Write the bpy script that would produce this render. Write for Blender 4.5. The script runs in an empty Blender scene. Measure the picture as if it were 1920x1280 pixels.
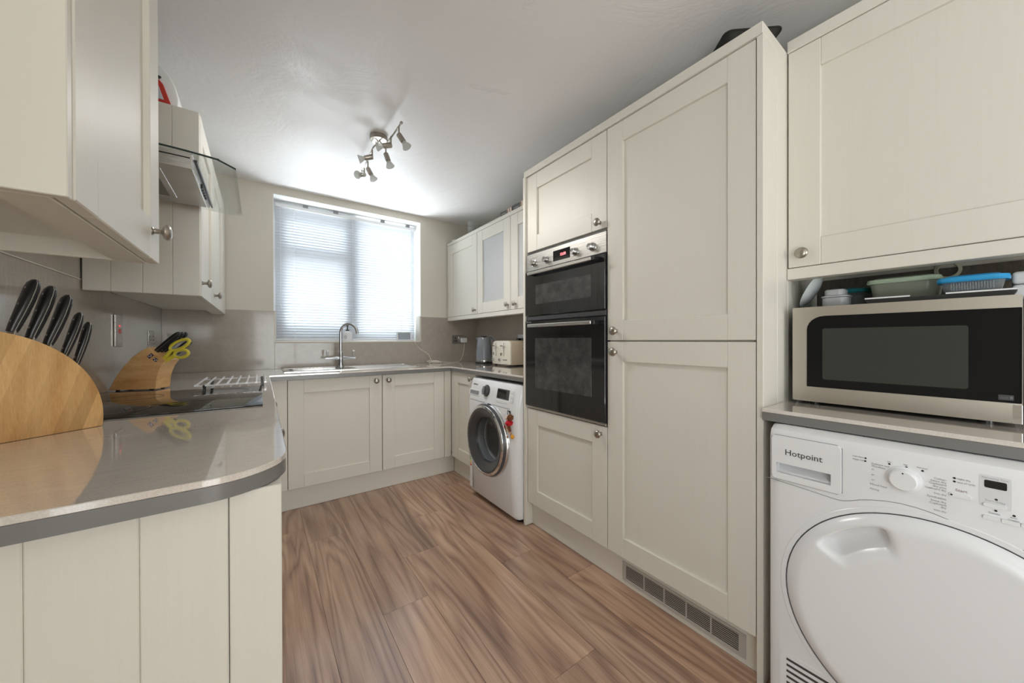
import bpy, bmesh, math, random
from mathutils import Matrix, Vector
random.seed(4)
S = bpy.context.scene
COL = S.collection
PI = math.pi
# ------------------------------------------------------------ camera
CAMH = 1.12
yaw, pitch, roll, FPX = 0.6241, -0.0035, 0.0025, 657.15
R0 = Vector((math.cos(yaw), -math.sin(yaw), 0)); F0 = Vector((math.sin(yaw), math.cos(yaw), 0)); U0 = Vector((0, 0, 1))
Fw = F0 * math.cos(pitch) + U0 * math.sin(pitch)
Uw = -F0 * math.sin(pitch) + U0 * math.cos(pitch)
Rr = R0 * math.cos(roll) - Uw * math.sin(roll)
Ur = R0 * math.sin(roll) + Uw * math.cos(roll)
cam = bpy.data.cameras.new('camera'); camo = bpy.data.objects.new('camera', cam); COL.objects.link(camo)
cam.sensor_width = 36; cam.lens = 36 * FPX / 1920; cam.clip_start = 0.02; cam.clip_end = 100
M = Matrix.Identity(4)
for i in range(3):
    M[i][0] = Rr[i]; M[i][1] = Ur[i]; M[i][2] = -Fw[i]
M[2][3] = CAMH
camo.matrix_world = M
S.camera = camo
# ------------------------------------------------------------ world, light, exposure
S.view_settings.view_transform = 'Standard'; S.view_settings.look = 'None'
S.view_settings.gamma = 1; S.view_settings.use_curve_mapping = False
S.view_settings.exposure = 0.52
LAMP_FILL_W = 8.5
S.cycles.use_denoising = True
S.cycles.max_bounces = 10; S.cycles.diffuse_bounces = 6; S.cycles.transparent_max_bounces = 24
S.cycles.sample_clamp_indirect = 8
W = bpy.data.worlds.new('sky'); S.world = W; W.use_nodes = True
W.node_tree.nodes['Background'].inputs[0].default_value = (0.86, 0.93, 1.0, 1)
W.node_tree.nodes['Background'].inputs[1].default_value = 1.3
def area(name, loc, rot, sx, sy, power, col):
    l = bpy.data.lights.new(name, 'AREA'); l.shape = 'RECTANGLE'; l.size = sx; l.size_y = sy
    l.energy = power; l.color = col
    o = bpy.data.objects.new(name, l); COL.objects.link(o); o.location = loc; o.rotation_euler = rot
    return o
# overcast daylight outside the kitchen window and rear opening; side lamps are added fill
area('daylight_window', (0.68, 4.15, 3.05), (math.radians(-42), 0, 0), 1.9, 1.2, 140, (0.86, 0.93, 1.0))
area('daylight_patio_bounce', (0.68, 4.25, 0.60), (math.radians(-128), 0, 0), 2.0, 1.2, 158, (0.94, 0.97, 1.0))
area('daylight_rear', (0.8, -5.3, 0.95), (math.radians(104), 0, 0), 2.3, 1.9, 85, (1.0, 0.99, 0.97))
area('side_fill', (-0.80, -1.1, 1.3), (0, math.radians(-90), 0), 1.9, 1.3, 8, (1.0, 0.98, 0.95))  # upright fill added to light the right-hand cabinet fronts
area('side_upward_fill', (-1.35, -1.1, 0.15), (0, math.radians(-138), 0), 1.3, 2.2, 50, (1.0, 0.99, 0.97))  # upward fill added to lift the near ceiling and right side

# ------------------------------------------------------------ helpers
AX = {'x': 0, 'y': 1, 'z': 2}
class MB:
    def __init__(s, T=None): s.bm = bmesh.new(); s.T = T
    def add(s, b):
        if s.T is not None: b.transform(s.T)
        me = bpy.data.meshes.new('tmp'); b.to_mesh(me); b.free(); s.bm.from_mesh(me); bpy.data.meshes.remove(me)
        return s
    def box(s, x0, x1, y0, y1, z0, z1, bev=0, seg=1, R=None):
        b = bmesh.new(); bmesh.ops.create_cube(b, size=1)
        b.transform(Matrix.Translation(((x0+x1)/2, (y0+y1)/2, (z0+z1)/2)) @ Matrix.Diagonal((abs(x1-x0), abs(y1-y0), abs(z1-z0), 1)))
        if bev: bmesh.ops.bevel(b, geom=b.edges[:], offset=bev, segments=seg, affect='EDGES', clamp_overlap=True, profile=0.5)
        if R is not None: b.transform(R)
        return s.add(b)
    def prism(s, pts, ax, a0, a1, bev=0, seg=1, only=None, R=None):
        """pts in the two other axes (x,y order kept), extruded along ax"""
        b = bmesh.new(); k = AX[ax]; o = [i for i in range(3) if i != k]
        def v(p, a):
            c = [0, 0, 0]; c[o[0]] = p[0]; c[o[1]] = p[1]; c[k] = a; return b.verts.new(c)
        A = [v(p, a0) for p in pts]; B = [v(p, a1) for p in pts]; n = len(pts)
        b.faces.new(A); b.faces.new(B[::-1])
        for i in range(n): b.faces.new((A[i], B[i], B[(i+1) % n], A[(i+1) % n]))
        bmesh.ops.recalc_face_normals(b, faces=b.faces[:])
        if bev:
            ed = [e for e in b.edges if abs(e.verts[0].co[k]-e.verts[1].co[k]) < 1e-9] if only == 'caps' else b.edges[:]
            bmesh.ops.bevel(b, geom=ed, offset=bev, segments=seg, affect='EDGES', clamp_overlap=True, profile=0.5)
        if R is not None: b.transform(R)
        return s.add(b)
    def cyl(s, p0, p1, r0, r1=None, n=20, cap=True):
        r1 = r0 if r1 is None else r1
        p0 = Vector(p0); p1 = Vector(p1); d = p1-p0; b = bmesh.new()
        bmesh.ops.create_cone(b, cap_ends=cap, segments=n, radius1=max(r0, 1e-5), radius2=max(r1, 1e-5), depth=d.length)
        q = Vector((0, 0, 1)).rotation_difference(d.normalized())
        b.transform(Matrix.Translation((p0+p1)/2) @ q.to_matrix().to_4x4())
        return s.add(b)
    def lathe(s, prof, c, d=(0, 0, 1), n=28):
        b = bmesh.new(); rings = []
        for r, h in prof:
            if r < 1e-6: rings.append([b.verts.new((0, 0, h))])
            else: rings.append([b.verts.new((r*math.cos(2*PI*i/n), r*math.sin(2*PI*i/n), h)) for i in range(n)])
        for A, B in zip(rings, rings[1:]):
            for i in range(n):
                j = (i+1) % n
                a = [A[i], A[j]] if len(A) > 1 else [A[0]]
                c2 = [B[j], B[i]] if len(B) > 1 else [B[0]]
                if len(a)+len(c2) > 2: b.faces.new(a+c2)
        bmesh.ops.recalc_face_normals(b, faces=b.faces[:])
        q = Vector((0, 0, 1)).rotation_difference(Vector(d).normalized())
        b.transform(Matrix.Translation(c) @ q.to_matrix().to_4x4())
        return s.add(b)
    def tube(s, pts, r, n=8, closed=False, smooth=0, rs=None):
        P = [Vector(p) for p in pts]
        for _ in range(smooth):
            Q = []; m = len(P); rg = range(m if closed else m-1)
            if not closed: Q.append(P[0])
            for i in rg:
                a, c = P[i], P[(i+1) % m]; Q += [a*.75+c*.25, a*.25+c*.75]
            if not closed: Q.append(P[-1])
            P = Q
        m = len(P); b = bmesh.new(); rings = []; up = None
        for i in range(m):
            a = P[(i-1) % m] if (closed or i > 0) else P[i]; c = P[(i+1) % m] if (closed or i < m-1) else P[i]
            t = (c-a).normalized()
            if up is None:
                up = Vector((0, 0, 1)) if abs(t.z) < .9 else Vector((1, 0, 0))
            up = (up - t*up.dot(t)).normalized(); sd = t.cross(up)
            rr = r if rs is None else rs(i/(m-1))
            rings.append([b.verts.new(P[i]+(up*math.cos(2*PI*k/n)+sd*math.sin(2*PI*k/n))*rr) for k in range(n)])
        for i in range(m if closed else m-1):
            A = rings[i]; B = rings[(i+1) % m]
            off = 0
            if closed and i == m-1:
                off = min(range(n), key=lambda o: (A[0].co-B[o].co).length)
            for k in range(n): b.faces.new((A[k], A[(k+1) % n], B[(k+1+off) % n], B[(k+off) % n]))
        if not closed: b.faces.new(rings[0][::-1]); b.faces.new(rings[-1])
        bmesh.ops.recalc_face_normals(b, faces=b.faces[:])
        return s.add(b)
    def loft(s, rings, closed_caps=True):
        b = bmesh.new(); V = [[b.verts.new(p) for p in rg] for rg in rings]; n = len(rings[0])
        for A, B in zip(V, V[1:]):
            for k in range(n): b.faces.new((A[k], A[(k+1) % n], B[(k+1) % n], B[k]))
        if closed_caps: b.faces.new(V[0][::-1]); b.faces.new(V[-1])
        bmesh.ops.recalc_face_normals(b, faces=b.faces[:])
        return s.add(b)
def rr(x0, x1, y0, y1, r, n=5):
    o = []
    for cx, cy, a in ((x1-r, y1-r, 0), (x0+r, y1-r, 90), (x0+r, y0+r, 180), (x1-r, y0+r, 270)):
        for i in range(n+1):
            t = math.radians(a+90*i/n); o.append((cx+r*math.cos(t), cy+r*math.sin(t)))
    return o
OFF = {}
def cut(o, cutter, mat_):
    """subtract a closed shape (world coordinates) from a part, once, keeping the result as plain mesh"""
    me = finish(cutter.bm, 'cutter', mat_, OFF[o.name]); c = bpy.data.objects.new('cutter', me); COL.objects.link(c)
    if o.parent is not None: c.parent = o.parent
    md = o.modifiers.new('cut', 'BOOLEAN'); md.object = c; md.operation = 'DIFFERENCE'; md.solver = 'EXACT'
    bpy.context.view_layer.update(); dg = bpy.context.evaluated_depsgraph_get()
    new = bpy.data.meshes.new_from_object(o.evaluated_get(dg)); o.modifiers.clear(); old = o.data; o.data = new; new.name = old.name
    for p in new.polygons: p.use_smooth = True
    new.set_sharp_from_angle(angle=math.radians(40))
    bpy.data.objects.remove(c); bpy.data.meshes.remove(me)
def tag(o, label=None, cat=None, group=None, kind=None):
    if label: o['label'] = label
    if cat: o['category'] = cat
    if group: o['group'] = group
    if kind: o['kind'] = kind
    return o
def thing(name, label, cat, loc, group=None):
    o = bpy.data.objects.new(name, None); COL.objects.link(o); o.location = loc; o.empty_display_size = .05
    OFF[o.name] = Vector(loc)
    return tag(o, label, cat, group)
def finish(bm, name, mat, off, angle=35):
    if off is not None: bmesh.ops.translate(bm, verts=bm.verts[:], vec=-off)
    me = bpy.data.meshes.new(name); bm.to_mesh(me); bm.free()
    for p in me.polygons: p.use_smooth = True
    me.set_sharp_from_angle(angle=math.radians(angle))
    for m in (mat if isinstance(mat, (list, tuple)) else [mat]): me.materials.append(m)
    return me
def part(name, mb, mat, parent=None, label=None, angle=35, kind=None):
    off = OFF[parent.name] if parent is not None else None
    me = finish(mb.bm, name, mat, off, angle)
    o = bpy.data.objects.new(name, me); COL.objects.link(o)
    if parent is not None: o.parent = parent
    OFF[o.name] = off if off is not None else Vector((0, 0, 0))
    return tag(o, label, kind=kind)
def inst(name, me, parent, world, rot=None, label=None):
    o = bpy.data.objects.new(name, me); COL.objects.link(o); o.parent = parent
    o.location = Vector(world) - OFF[parent.name]
    if rot is not None: o.rotation_euler = rot
    OFF[o.name] = OFF[parent.name]
    return tag(o, label)
def struct(name, mb, mat, parent=None):
    o = part(name, mb, mat, parent)
    o['kind'] = 'structure'
    return o
def single(name, mb, mat, label, cat, group=None, angle=35):
    o = part(name, mb, mat, None, angle=angle); 
    return tag(o, label, cat, group)
def frame_mat(origin, face):
    """local (u right as seen, z up, w out of the face) -> world"""
    if face == 'X-': U, N = Vector((0, -1, 0)), Vector((-1, 0, 0))
    elif face == 'X+': U, N = Vector((0, 1, 0)), Vector((1, 0, 0))
    elif face == 'Y-': U, N = Vector((1, 0, 0)), Vector((0, -1, 0))
    m = Matrix.Identity(4)
    for i in range(3):
        m[i][0] = U[i]; m[i][1] = -N[i]; m[i][2] = (0, 0, 1)[i]; m[i][3] = origin[i]
    return m     # local x = right, local y = into the face, local z = up
def text(body, parent, mat, center, size, face='X-', name='lettering', align='CENTER', M4=None, bold=0, xs=1):
    cu = bpy.data.curves.new('txt', 'FONT'); cu.body = body; cu.size = size; cu.align_x = align; cu.align_y = 'CENTER'
    cu.extrude = 0.0002; cu.offset = bold; cu.resolution_u = 2
    t = bpy.data.objects.new('txt', cu); COL.objects.link(t)
    dg = bpy.context.evaluated_depsgraph_get(); me = bpy.data.meshes.new_from_object(t.evaluated_get(dg))
    bpy.data.objects.remove(t); bpy.data.curves.remove(cu)
    if M4 is None:
        F = frame_mat(center, face)
        M4 = F @ Matrix.Rotation(PI/2, 4, 'X')
    me.transform(M4 @ Matrix.Diagonal((xs, 1, 1, 1)))
    off = OFF[parent.name]; me.transform(Matrix.Translation(-off))
    me.materials.clear(); me.materials.append(mat); me.name = name
    o = bpy.data.objects.new(name, me); COL.objects.link(o); o.parent = parent; OFF[o.name] = off
    return o
# ------------------------------------------------------------ materials
def srgb(r, g, b): return tuple((c/255/12.92 if c/255 <= .04045 else ((c/255+.055)/1.055)**2.4) for c in (r, g, b)) + (1,)
def mat(name, col, rough=.5, metal=0, spec=.5, coat=0, em=None, alpha=None, trans=0, ior=1.5):
    m = bpy.data.materials.new(name); m.use_nodes = True; p = m.node_tree.nodes['Principled BSDF']
    p.inputs['Base Color'].default_value = col; p.inputs['Roughness'].default_value = rough
    p.inputs['Metallic'].default_value = metal; p.inputs['Specular IOR Level'].default_value = spec
    p.inputs['Coat Weight'].default_value = coat; p.inputs['Coat Roughness'].default_value = .05
    if em: p.inputs['Emission Color'].default_value = em[0]; p.inputs['Emission Strength'].default_value = em[1]
    if trans: p.inputs['Transmission Weight'].default_value = trans; p.inputs['IOR'].default_value = ior
    return m
def NT(m): return m.node_tree, m.node_tree.nodes, m.node_tree.links, m.node_tree.nodes['Principled BSDF']
def mapn(m, scale, obj=True, rnd=False):
    t, n, l, p = NT(m); tc = n.new('ShaderNodeTexCoord'); mp = n.new('ShaderNodeMapping'); mp.inputs['Scale'].default_value = scale
    l.new(tc.outputs['Object'], mp.inputs['Vector'])
    if rnd:
        oi = n.new('ShaderNodeObjectInfo'); mu = n.new('ShaderNodeMath'); mu.operation = 'MULTIPLY'; mu.inputs[1].default_value = 37.
        cb = n.new('ShaderNodeCombineXYZ'); l.new(oi.outputs['Random'], mu.inputs[0])
        for k in range(3): l.new(mu.outputs[0], cb.inputs[k])
        l.new(cb.outputs[0], mp.inputs['Location'])
    return mp.outputs[0]
def noise(m, vec, scale, detail=4, rough=.5, dist=0):
    t, n, l, p = NT(m); x = n.new('ShaderNodeTexNoise'); x.inputs['Scale'].default_value = scale; x.inputs['Detail'].default_value = detail
    x.inputs['Roughness'].default_value = rough; x.inputs['Distortion'].default_value = dist; l.new(vec, x.inputs['Vector']); return x.outputs['Fac']
def ramp(m, fac, stops):
    t, n, l, p = NT(m); r = n.new('ShaderNodeValToRGB'); l.new(fac, r.inputs[0]); e = r.color_ramp.elements
    e[0].position, e[0].color = stops[0]; e[1].position, e[1].color = stops[-1]
    for pos, c in stops[1:-1]: q = e.new(pos); q.color = c
    return r.outputs[0]
def bump(m, h, strength, dist=.01):
    t, n, l, p = NT(m); b = n.new('ShaderNodeBump'); b.inputs['Strength'].default_value = strength; b.inputs['Distance'].default_value = dist
    l.new(h, b.inputs['Height']); l.new(b.outputs[0], p.inputs['Normal']); return b
def mth(m, op, a, b=None, c=None):
    t, n, l, p = NT(m); x = n.new('ShaderNodeMath'); x.operation = op
    for i, v in enumerate((a, b, c)):
        if v is None: continue
        if isinstance(v, (int, float)): x.inputs[i].default_value = v
        else: l.new(v, x.inputs[i])
    return x.outputs[0]
def mixc(m, f, a, b, mode='MIX'):
    t, n, l, p = NT(m); x = n.new('ShaderNodeMix'); x.data_type = 'RGBA'; x.blend_type = mode
    for i, v in ((0, f), (6, a), (7, b)):
        if isinstance(v, (int, float, tuple)): x.inputs[i].default_value = v
        else: l.new(v, x.inputs[i])
    return x.outputs[2]
# cream painted wood-grain foil
CREAM = mat('cream_painted_wood', (0.72, 0.685, 0.605, 1), .42)
v = mapn(CREAM, (60, 60, 1.6), rnd=True); g = noise(CREAM, v, 2.2, 5, .6, .6)
c = ramp(CREAM, g, [(.3, (0.715, 0.688, 0.62, 1)), (.6, (0.728, 0.702, 0.635, 1))]); NT(CREAM)[2].new(c, NT(CREAM)[3].inputs['Base Color'])
bump(CREAM, g, .18, .001)
CREAMP = mat('cream_carcass_board', (0.71, 0.685, 0.61, 1), .4)
WALL = mat('cream_wall_paint', (0.64, 0.61, 0.53, 1), .85)
bump(WALL, noise(WALL, mapn(WALL, (1, 1, 1)), 60, 4), .12, .003)
CEIL = mat('white_plaster_ceiling', (0.80, 0.79, 0.79, 1), .33, spec=.35)
v = mapn(CEIL, (1, 1, 1)); n1 = noise(CEIL, v, 3.2, 6, .62, 1.6); n2 = noise(CEIL, v, 26, 3, .5, .5)
bump(CEIL, mth(CEIL, 'ADD', n1, mth(CEIL, 'MULTIPLY', n2, .10)), .16, .03)
NT(CEIL)[2].new(ramp(CEIL, noise(CEIL, v, 2.1, 5, .6, 1.2), [(.3, (.26, .26, .26, 1)), (.7, (.55, .55, .55, 1))]), NT(CEIL)[3].inputs['Roughness'])
def stone(name, c1, c2, rough, sc=1):
    m = mat(name, c1, rough); v = mapn(m, (1, 1, 1)); a = noise(m, v, 380*sc, 2, .7); b = noise(m, mapn(m, (3, 14, 3)), 6, 6, .7)
    f = mth(m, 'ADD', mth(m, 'MULTIPLY', a, .65), mth(m, 'MULTIPLY', b, .35))
    NT(m)[2].new(ramp(m, f, [(.36, c2), (.62, c1)]), NT(m)[3].inputs['Base Color']); return m
WORK = stone('beige_quartz_worktop', (0.74, 0.69, 0.635, 1), (0.60, 0.55, 0.50, 1), .08)
NT(WORK)[3].inputs['Coat Weight'].default_value = 1; NT(WORK)[3].inputs['Coat Roughness'].default_value = .015; NT(WORK)[3].inputs['Coat IOR'].default_value = 1.65
NT(WORK)[3].inputs['Specular IOR Level'].default_value = .9
SPL = stone('taupe_glitter_panel', (0.44, 0.395, 0.35, 1), (0.33, 0.29, 0.25, 1), .12)
NT(SPL)[3].inputs['Coat Weight'].default_value = .14; NT(SPL)[3].inputs['Coat Roughness'].default_value = .03
NT(SPL)[3].inputs['Specular IOR Level'].default_value = .3
TRIM = mat('pale_panel_edge', (0.66, 0.62, 0.55, 1), .35)
EDGE = mat('grey_satin_edging', (0.18, 0.175, 0.17, 1), .28, spec=.6)
EDGEL = mat('beige_quartz_edge', (0.62, 0.58, 0.50, 1), .25)
STEEL = mat('brushed_steel', (0.50, 0.48, 0.45, 1), .3, 1)
NT(STEEL)[2].new(ramp(STEEL, noise(STEEL, mapn(STEEL, (2, 2, 160)), 3, 4), [(.3, (.24, .24, .24, 1)), (.7, (.4, .4, .4, 1))]), NT(STEEL)[3].inputs['Roughness'])
NICK = mat('satin_nickel', (0.42, 0.385, 0.34, 1), .3, 1)
CHROME = mat('chrome', (0.75, 0.76, 0.78, 1), .08, 1)
BRIGHT = mat('polished_sink_steel', (0.82, 0.82, 0.82, 1), .18, 1)
BLKG = mat('black_oven_glass', (0.012, 0.012, 0.013, 1), .06, coat=.3)
BLKG2 = mat('smoked_window_glass', (0.05, 0.05, 0.05, 1), .09)
NT(BLKG2)[2].new(ramp(BLKG2, noise(BLKG2, mapn(BLKG2, (1, 1, 1)), 18, 5, .7), [(.35, (.035, .035, .035, 1)), (.7, (.085, .085, .083, 1))]), NT(BLKG2)[3].inputs['Base Color'])
HOB = mat('black_ceramic_hob', (0.02, 0.018, 0.017, 1), .025, spec=.5)
BLK = mat('black_plastic', (0.014, 0.014, 0.015, 1), .3)
BLKM = mat('matt_black', (0.02, 0.02, 0.018, 1), .6)
DARK = mat('dark_gap', (0.01, 0.01, 0.01, 1), .8)
WHITE = mat('white_enamel', (0.80, 0.81, 0.83, 1), .2)
WHITEP = mat('white_plastic', (0.78, 0.79, 0.80, 1), .35)
GREYP = mat('grey_print', (0.22, 0.22, 0.23, 1), .6)
DGREY = mat('dark_grey_plastic', (0.06, 0.06, 0.065, 1), .3)
MGREY = mat('mid_grey_plastic', (0.25, 0.26, 0.28, 1), .35)
UPVC = mat('white_window_frame', (0.8, 0.8, 0.8, 1), .4)
GREYL = mat('grey_glossy_kettle', (0.22, 0.24, 0.27, 1), .16, coat=.6)
RED = mat('red_plastic', (0.55, 0.04, 0.025, 1), .3)
REDE = mat('red_neon', (0.8, 0.03, 0.03, 1), .4, em=((1, .05, .06, 1), .9))
REDD = mat('red_display_digits', (0.8, .1, .1, 1), .4, em=((1, .18, .2, 1), 1.6))
YEL = mat('yellow_handle', (0.72, 0.60, 0.06, 1), .35)
TEAL = mat('teal_lid', (0.01, 0.16, 0.19, 1), .35)
BLUE = mat('bright_blue_lid', (0.02, 0.30, 0.62, 1), .35)
GREEN = mat('pale_green_lid', (0.40, 0.50, 0.37, 1), .4)
GREYTUB = mat('pale_grey_tub', (0.45, 0.46, 0.48, 1), .35)
PURP = mat('purple_label', (0.06, 0.03, 0.08, 1), .5)
BROWN = mat('brown_fur', (0.16, 0.055, 0.02, 1), .9)
REDC = mat('red_felt', (0.55, 0.01, 0.02, 1), .9)
TAN = mat('tan_felt', (0.55, 0.36, 0.24, 1), .9)
ORNG = mat('orange_felt', (0.75, 0.35, 0.03, 1), .9)
PINKW = mat('pale_face_felt', (0.75, 0.62, 0.53, 1), .9)
BOXG = mat('charcoal_box_card', (0.07, 0.065, 0.06, 1), .5)
TOAST = mat('cream_toaster_enamel', (0.66, 0.56, 0.42, 1), .3)
TOASTW = mat('pale_toaster_front', (0.80, 0.76, 0.66, 1), .25)
BRACK = mat('stainless_vent', (0.50, 0.47, 0.44, 1), .4, .15)
WIRE = mat('cream_cable', (0.75, 0.70, 0.60, 1), .5)
RACK = mat('bright_steel_bar', (0.85, 0.86, 0.88, 1), .3, .25)
def thin(name, col, gl=.12, rough=.03, t=.85, dif=None):
    """thin clear sheet: tinted see-through plus mirror by Fresnel"""
    m = bpy.data.materials.new(name); m.use_nodes = True; n = m.node_tree.nodes; l = m.node_tree.links; n.clear()
    o = n.new('ShaderNodeOutputMaterial'); tr = n.new('ShaderNodeBsdfTransparent'); tr.inputs[0].default_value = col
    g = n.new('ShaderNodeBsdfGlossy'); g.inputs['Roughness'].default_value = rough
    lw = n.new('ShaderNodeLayerWeight'); lw.inputs[0].default_value = .5
    pw = n.new('ShaderNodeMath'); pw.operation = 'POWER'; pw.inputs[1].default_value = 4.; l.new(lw.outputs['Facing'], pw.inputs[0])
    f = n.new('ShaderNodeMath'); f.operation = 'MULTIPLY_ADD'; f.inputs[1].default_value = .55; f.inputs[2].default_value = .035; l.new(pw.outputs[0], f.inputs[0]); mx = n.new('ShaderNodeMixShader')
    l.new(f.outputs[0], mx.inputs[0]); l.new(tr.outputs[0], mx.inputs[1]); l.new(g.outputs[0], mx.inputs[2])
    last = mx.outputs[0]
    if dif:
        d = n.new('ShaderNodeBsdfDiffuse'); d.inputs[0].default_value = dif[0]; m2 = n.new('ShaderNodeMixShader'); m2.inputs[0].default_value = dif[1]
        l.new(last, m2.inputs[1]); l.new(d.outputs[0], m2.inputs[2]); last = m2.outputs[0]
    l.new(last, o.inputs[0]); return m
GLASS = thin('clear_window_glass', (.96, .98, .98, 1))
HOODG = thin('greenish_hood_glass', (.95, .965, .96, 1), dif=((.7, .72, .71, 1), .05))
GEDGE = mat('dark_green_glass_edge', (0.03, 0.05, 0.045, 1), .15)
CABG = thin('cabinet_door_glass', (.88, .90, .91, 1), rough=.10, dif=((.80, .81, .82, 1), .62))
CLEARG = thin('clear_tub', (.93, .94, .94, 1), rough=.08, dif=((.7, .7, .68, 1), .10))
TUBG = thin('clear_tub_plastic', (.82, .86, .88, 1), rough=.1, dif=((.55, .58, .6, 1), .22))
TUBGR = thin('frosted_green_tub', (.62, .68, .58, 1), rough=.2, dif=((.42, .44, .36, 1), .5))
WDOOR = thin('smoky_washer_door_glass', (.72, .74, .76, 1), rough=.02, dif=((.3, .3, .3, 1), .06))
BULB = thin('lamp_glass', (.86, .86, .84, 1), rough=.12, dif=((.6, .6, .58, 1), .55))
# translucent blind slat
SLAT = bpy.data.materials.new('white_translucent_slat'); SLAT.use_nodes = True
n = SLAT.node_tree.nodes; l = SLAT.node_tree.links; n.clear()
o_ = n.new('ShaderNodeOutputMaterial'); d_ = n.new('ShaderNodeBsdfDiffuse'); d_.inputs[0].default_value = (.62, .645, .68, 1)
t_ = n.new('ShaderNodeBsdfTranslucent'); t_.inputs[0].default_value = (.90, .94, 1.0, 1); x_ = n.new('ShaderNodeMixShader'); x_.inputs[0].default_value = .11
l.new(d_.outputs[0], x_.inputs[1]); l.new(t_.outputs[0], x_.inputs[2]); l.new(x_.outputs[0], o_.inputs[0])
# walnut laminate plank
WOOD = mat('walnut_laminate', (0.3, 0.18, 0.1, 1), .34, coat=.5)
NT(WOOD)[3].inputs['Coat Roughness'].default_value = .17; NT(WOOD)[3].inputs['Coat IOR'].default_value = 1.8
v = mapn(WOOD, (1.0, .105, 1), rnd=True)
big = noise(WOOD, v, 5.2, 2, .45, .55)
ring = mth(WOOD, 'SINE', mth(WOOD, 'MULTIPLY', big, 62.))
ring = mth(WOOD, 'POWER', mth(WOOD, 'MULTIPLY_ADD', ring, .4999, .5), .55)
fine = noise(WOOD, mapn(WOOD, (1, .02, 1), rnd=True), 240, 3, .6)
med = noise(WOOD, mapn(WOOD, (1, .07, 1), rnd=True), 16, 3, .6, .3)
f1 = mth(WOOD, 'ADD', mth(WOOD, 'MULTIPLY', ring, .17), mth(WOOD, 'ADD', mth(WOOD, 'MULTIPLY', fine, .32), mth(WOOD, 'MULTIPLY', med, .58)))
base = ramp(WOOD, f1, [(.27, srgb(92, 60, 43)), (.40, srgb(134, 94, 69)), (.54, srgb(168, 126, 96)), (.73, srgb(198, 158, 124))])
t, n, l, p = NT(WOOD)
oi = n.new('ShaderNodeObjectInfo')
hs = n.new('ShaderNodeHueSaturation'); hs.inputs['Saturation'].default_value = .84; l.new(base, hs.inputs['Color']); l.new(mth(WOOD, 'MULTIPLY_ADD', oi.outputs['Random'], .30, .80), hs.inputs['Value'])
vk = n.new('ShaderNodeTexVoronoi'); vk.inputs['Scale'].default_value = 2.3; l.new(mapn(WOOD, (1, .42, 1), rnd=True), vk.inputs['Vector'])
kn = ramp(WOOD, mth(WOOD, 'ADD', vk.outputs['Distance'], mth(WOOD, 'MULTIPLY', fine, .05)), [(.04, (.25, .21, .19, 1)), (.13, (1, 1, 1, 1))])
l.new(mixc(WOOD, 1.0, hs.outputs[0], kn, 'MULTIPLY'), p.inputs['Base Color'])
bump(WOOD, f1, .12, .001)
# pale oiled block wood in glued strips
def blockwood(name, a, b, sc):
    m = mat(name, a, .38); v = mapn(m, sc); w = noise(m, v, 2.5, 3, .5, .4); fi = noise(m, mapn(m, tuple(q*9 for q in sc)), 5, 3)
    f = mth(m, 'ADD', mth(m, 'MULTIPLY', w, .7), mth(m, 'MULTIPLY', fi, .3))
    NT(m)[2].new(ramp(m, f, [(.35, b), (.6, a)]), NT(m)[3].inputs['Base Color']); return m
BEECH = blockwood('pine_block_wood', srgb(232, 192, 136), srgb(208, 158, 100), (9, 9, 1.3))
t, n, l, p = NT(BEECH)
geo = n.new('ShaderNodeNewGeometry'); dt = n.new('ShaderNodeVectorMath'); dt.operation = 'DOT_PRODUCT'; dt.inputs[1].default_value = (.745*.95*42, .667*.95*42, -.31*42)
l.new(geo.outputs['Position'], dt.inputs[0]); fl0 = mth(BEECH, 'FLOOR', mth(BEECH, 'ADD', dt.outputs['Value'], mth(BEECH, 'MULTIPLY', noise(BEECH, mapn(BEECH, (1, 1, 1)), 3), .5)))
wn = n.new('ShaderNodeTexWhiteNoise'); wn.noise_dimensions = '1D'; l.new(fl0, wn.inputs['W'])
prev = p.inputs['Base Color'].links[0].from_socket
l.new(mixc(BEECH, 1.0, prev, ramp(BEECH, wn.outputs['Value'], [(0, (.74, .67, .58, 1)), (1, (1.12, 1.10, 1.06, 1))]), 'MULTIPLY'), p.inputs['Base Color'])
BEECH2 = blockwood('rubberwood_block', srgb(232, 188, 132), srgb(204, 150, 88), (3, 3, 12))
print('materials ok')

# ============================================================ STRUCTURE
XL, XR, YB, YR, ZC = -.54, 1.89, 3.27, -4.8, 2.317
WX0, WX1, WZ0, WZ1 = .088, 1.268, 1.116, 2.258
struct('wall_left', MB().box(XL-.1, XL, -.40, YB+.25, -.05, ZC+.05).box(XL-.1, XL, YR-.1, -1.80, -.05, ZC+.05).box(XL-.1, XL, -1.80, -.40, 2.1, ZC+.05).box(XL-.1, XL, -1.80, -.40, -.05, .25), WALL)
struct('wall_right', MB().box(XR, XR+.1, YR-.1, YB+.25, -.05, ZC+.05), WALL)
m = MB()
for a in ((XL, WX0, -.05, ZC), (WX1, XR, -.05, ZC), (WX0, WX1, -.05, WZ0-.012), (WX0, WX1, WZ1, ZC)): m.box(a[0], a[1], YB, YB+.25, a[2], a[3])
struct('wall_back', m, WALL)
m = MB()
for a in ((XL, -.15, 0, ZC), (1.75, XR, 0, ZC), (-.15, 1.75, 2.1, ZC), (-.15, 1.75, 0, .12)): m.box(a[0], a[1], YR-.1, YR, a[2], a[3])
struct('wall_front', m, WALL)
struct('ceiling', MB().box(XL-.1, XR+.1, YR-.1, YB+.25, ZC, ZC+.06), CEIL)
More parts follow.
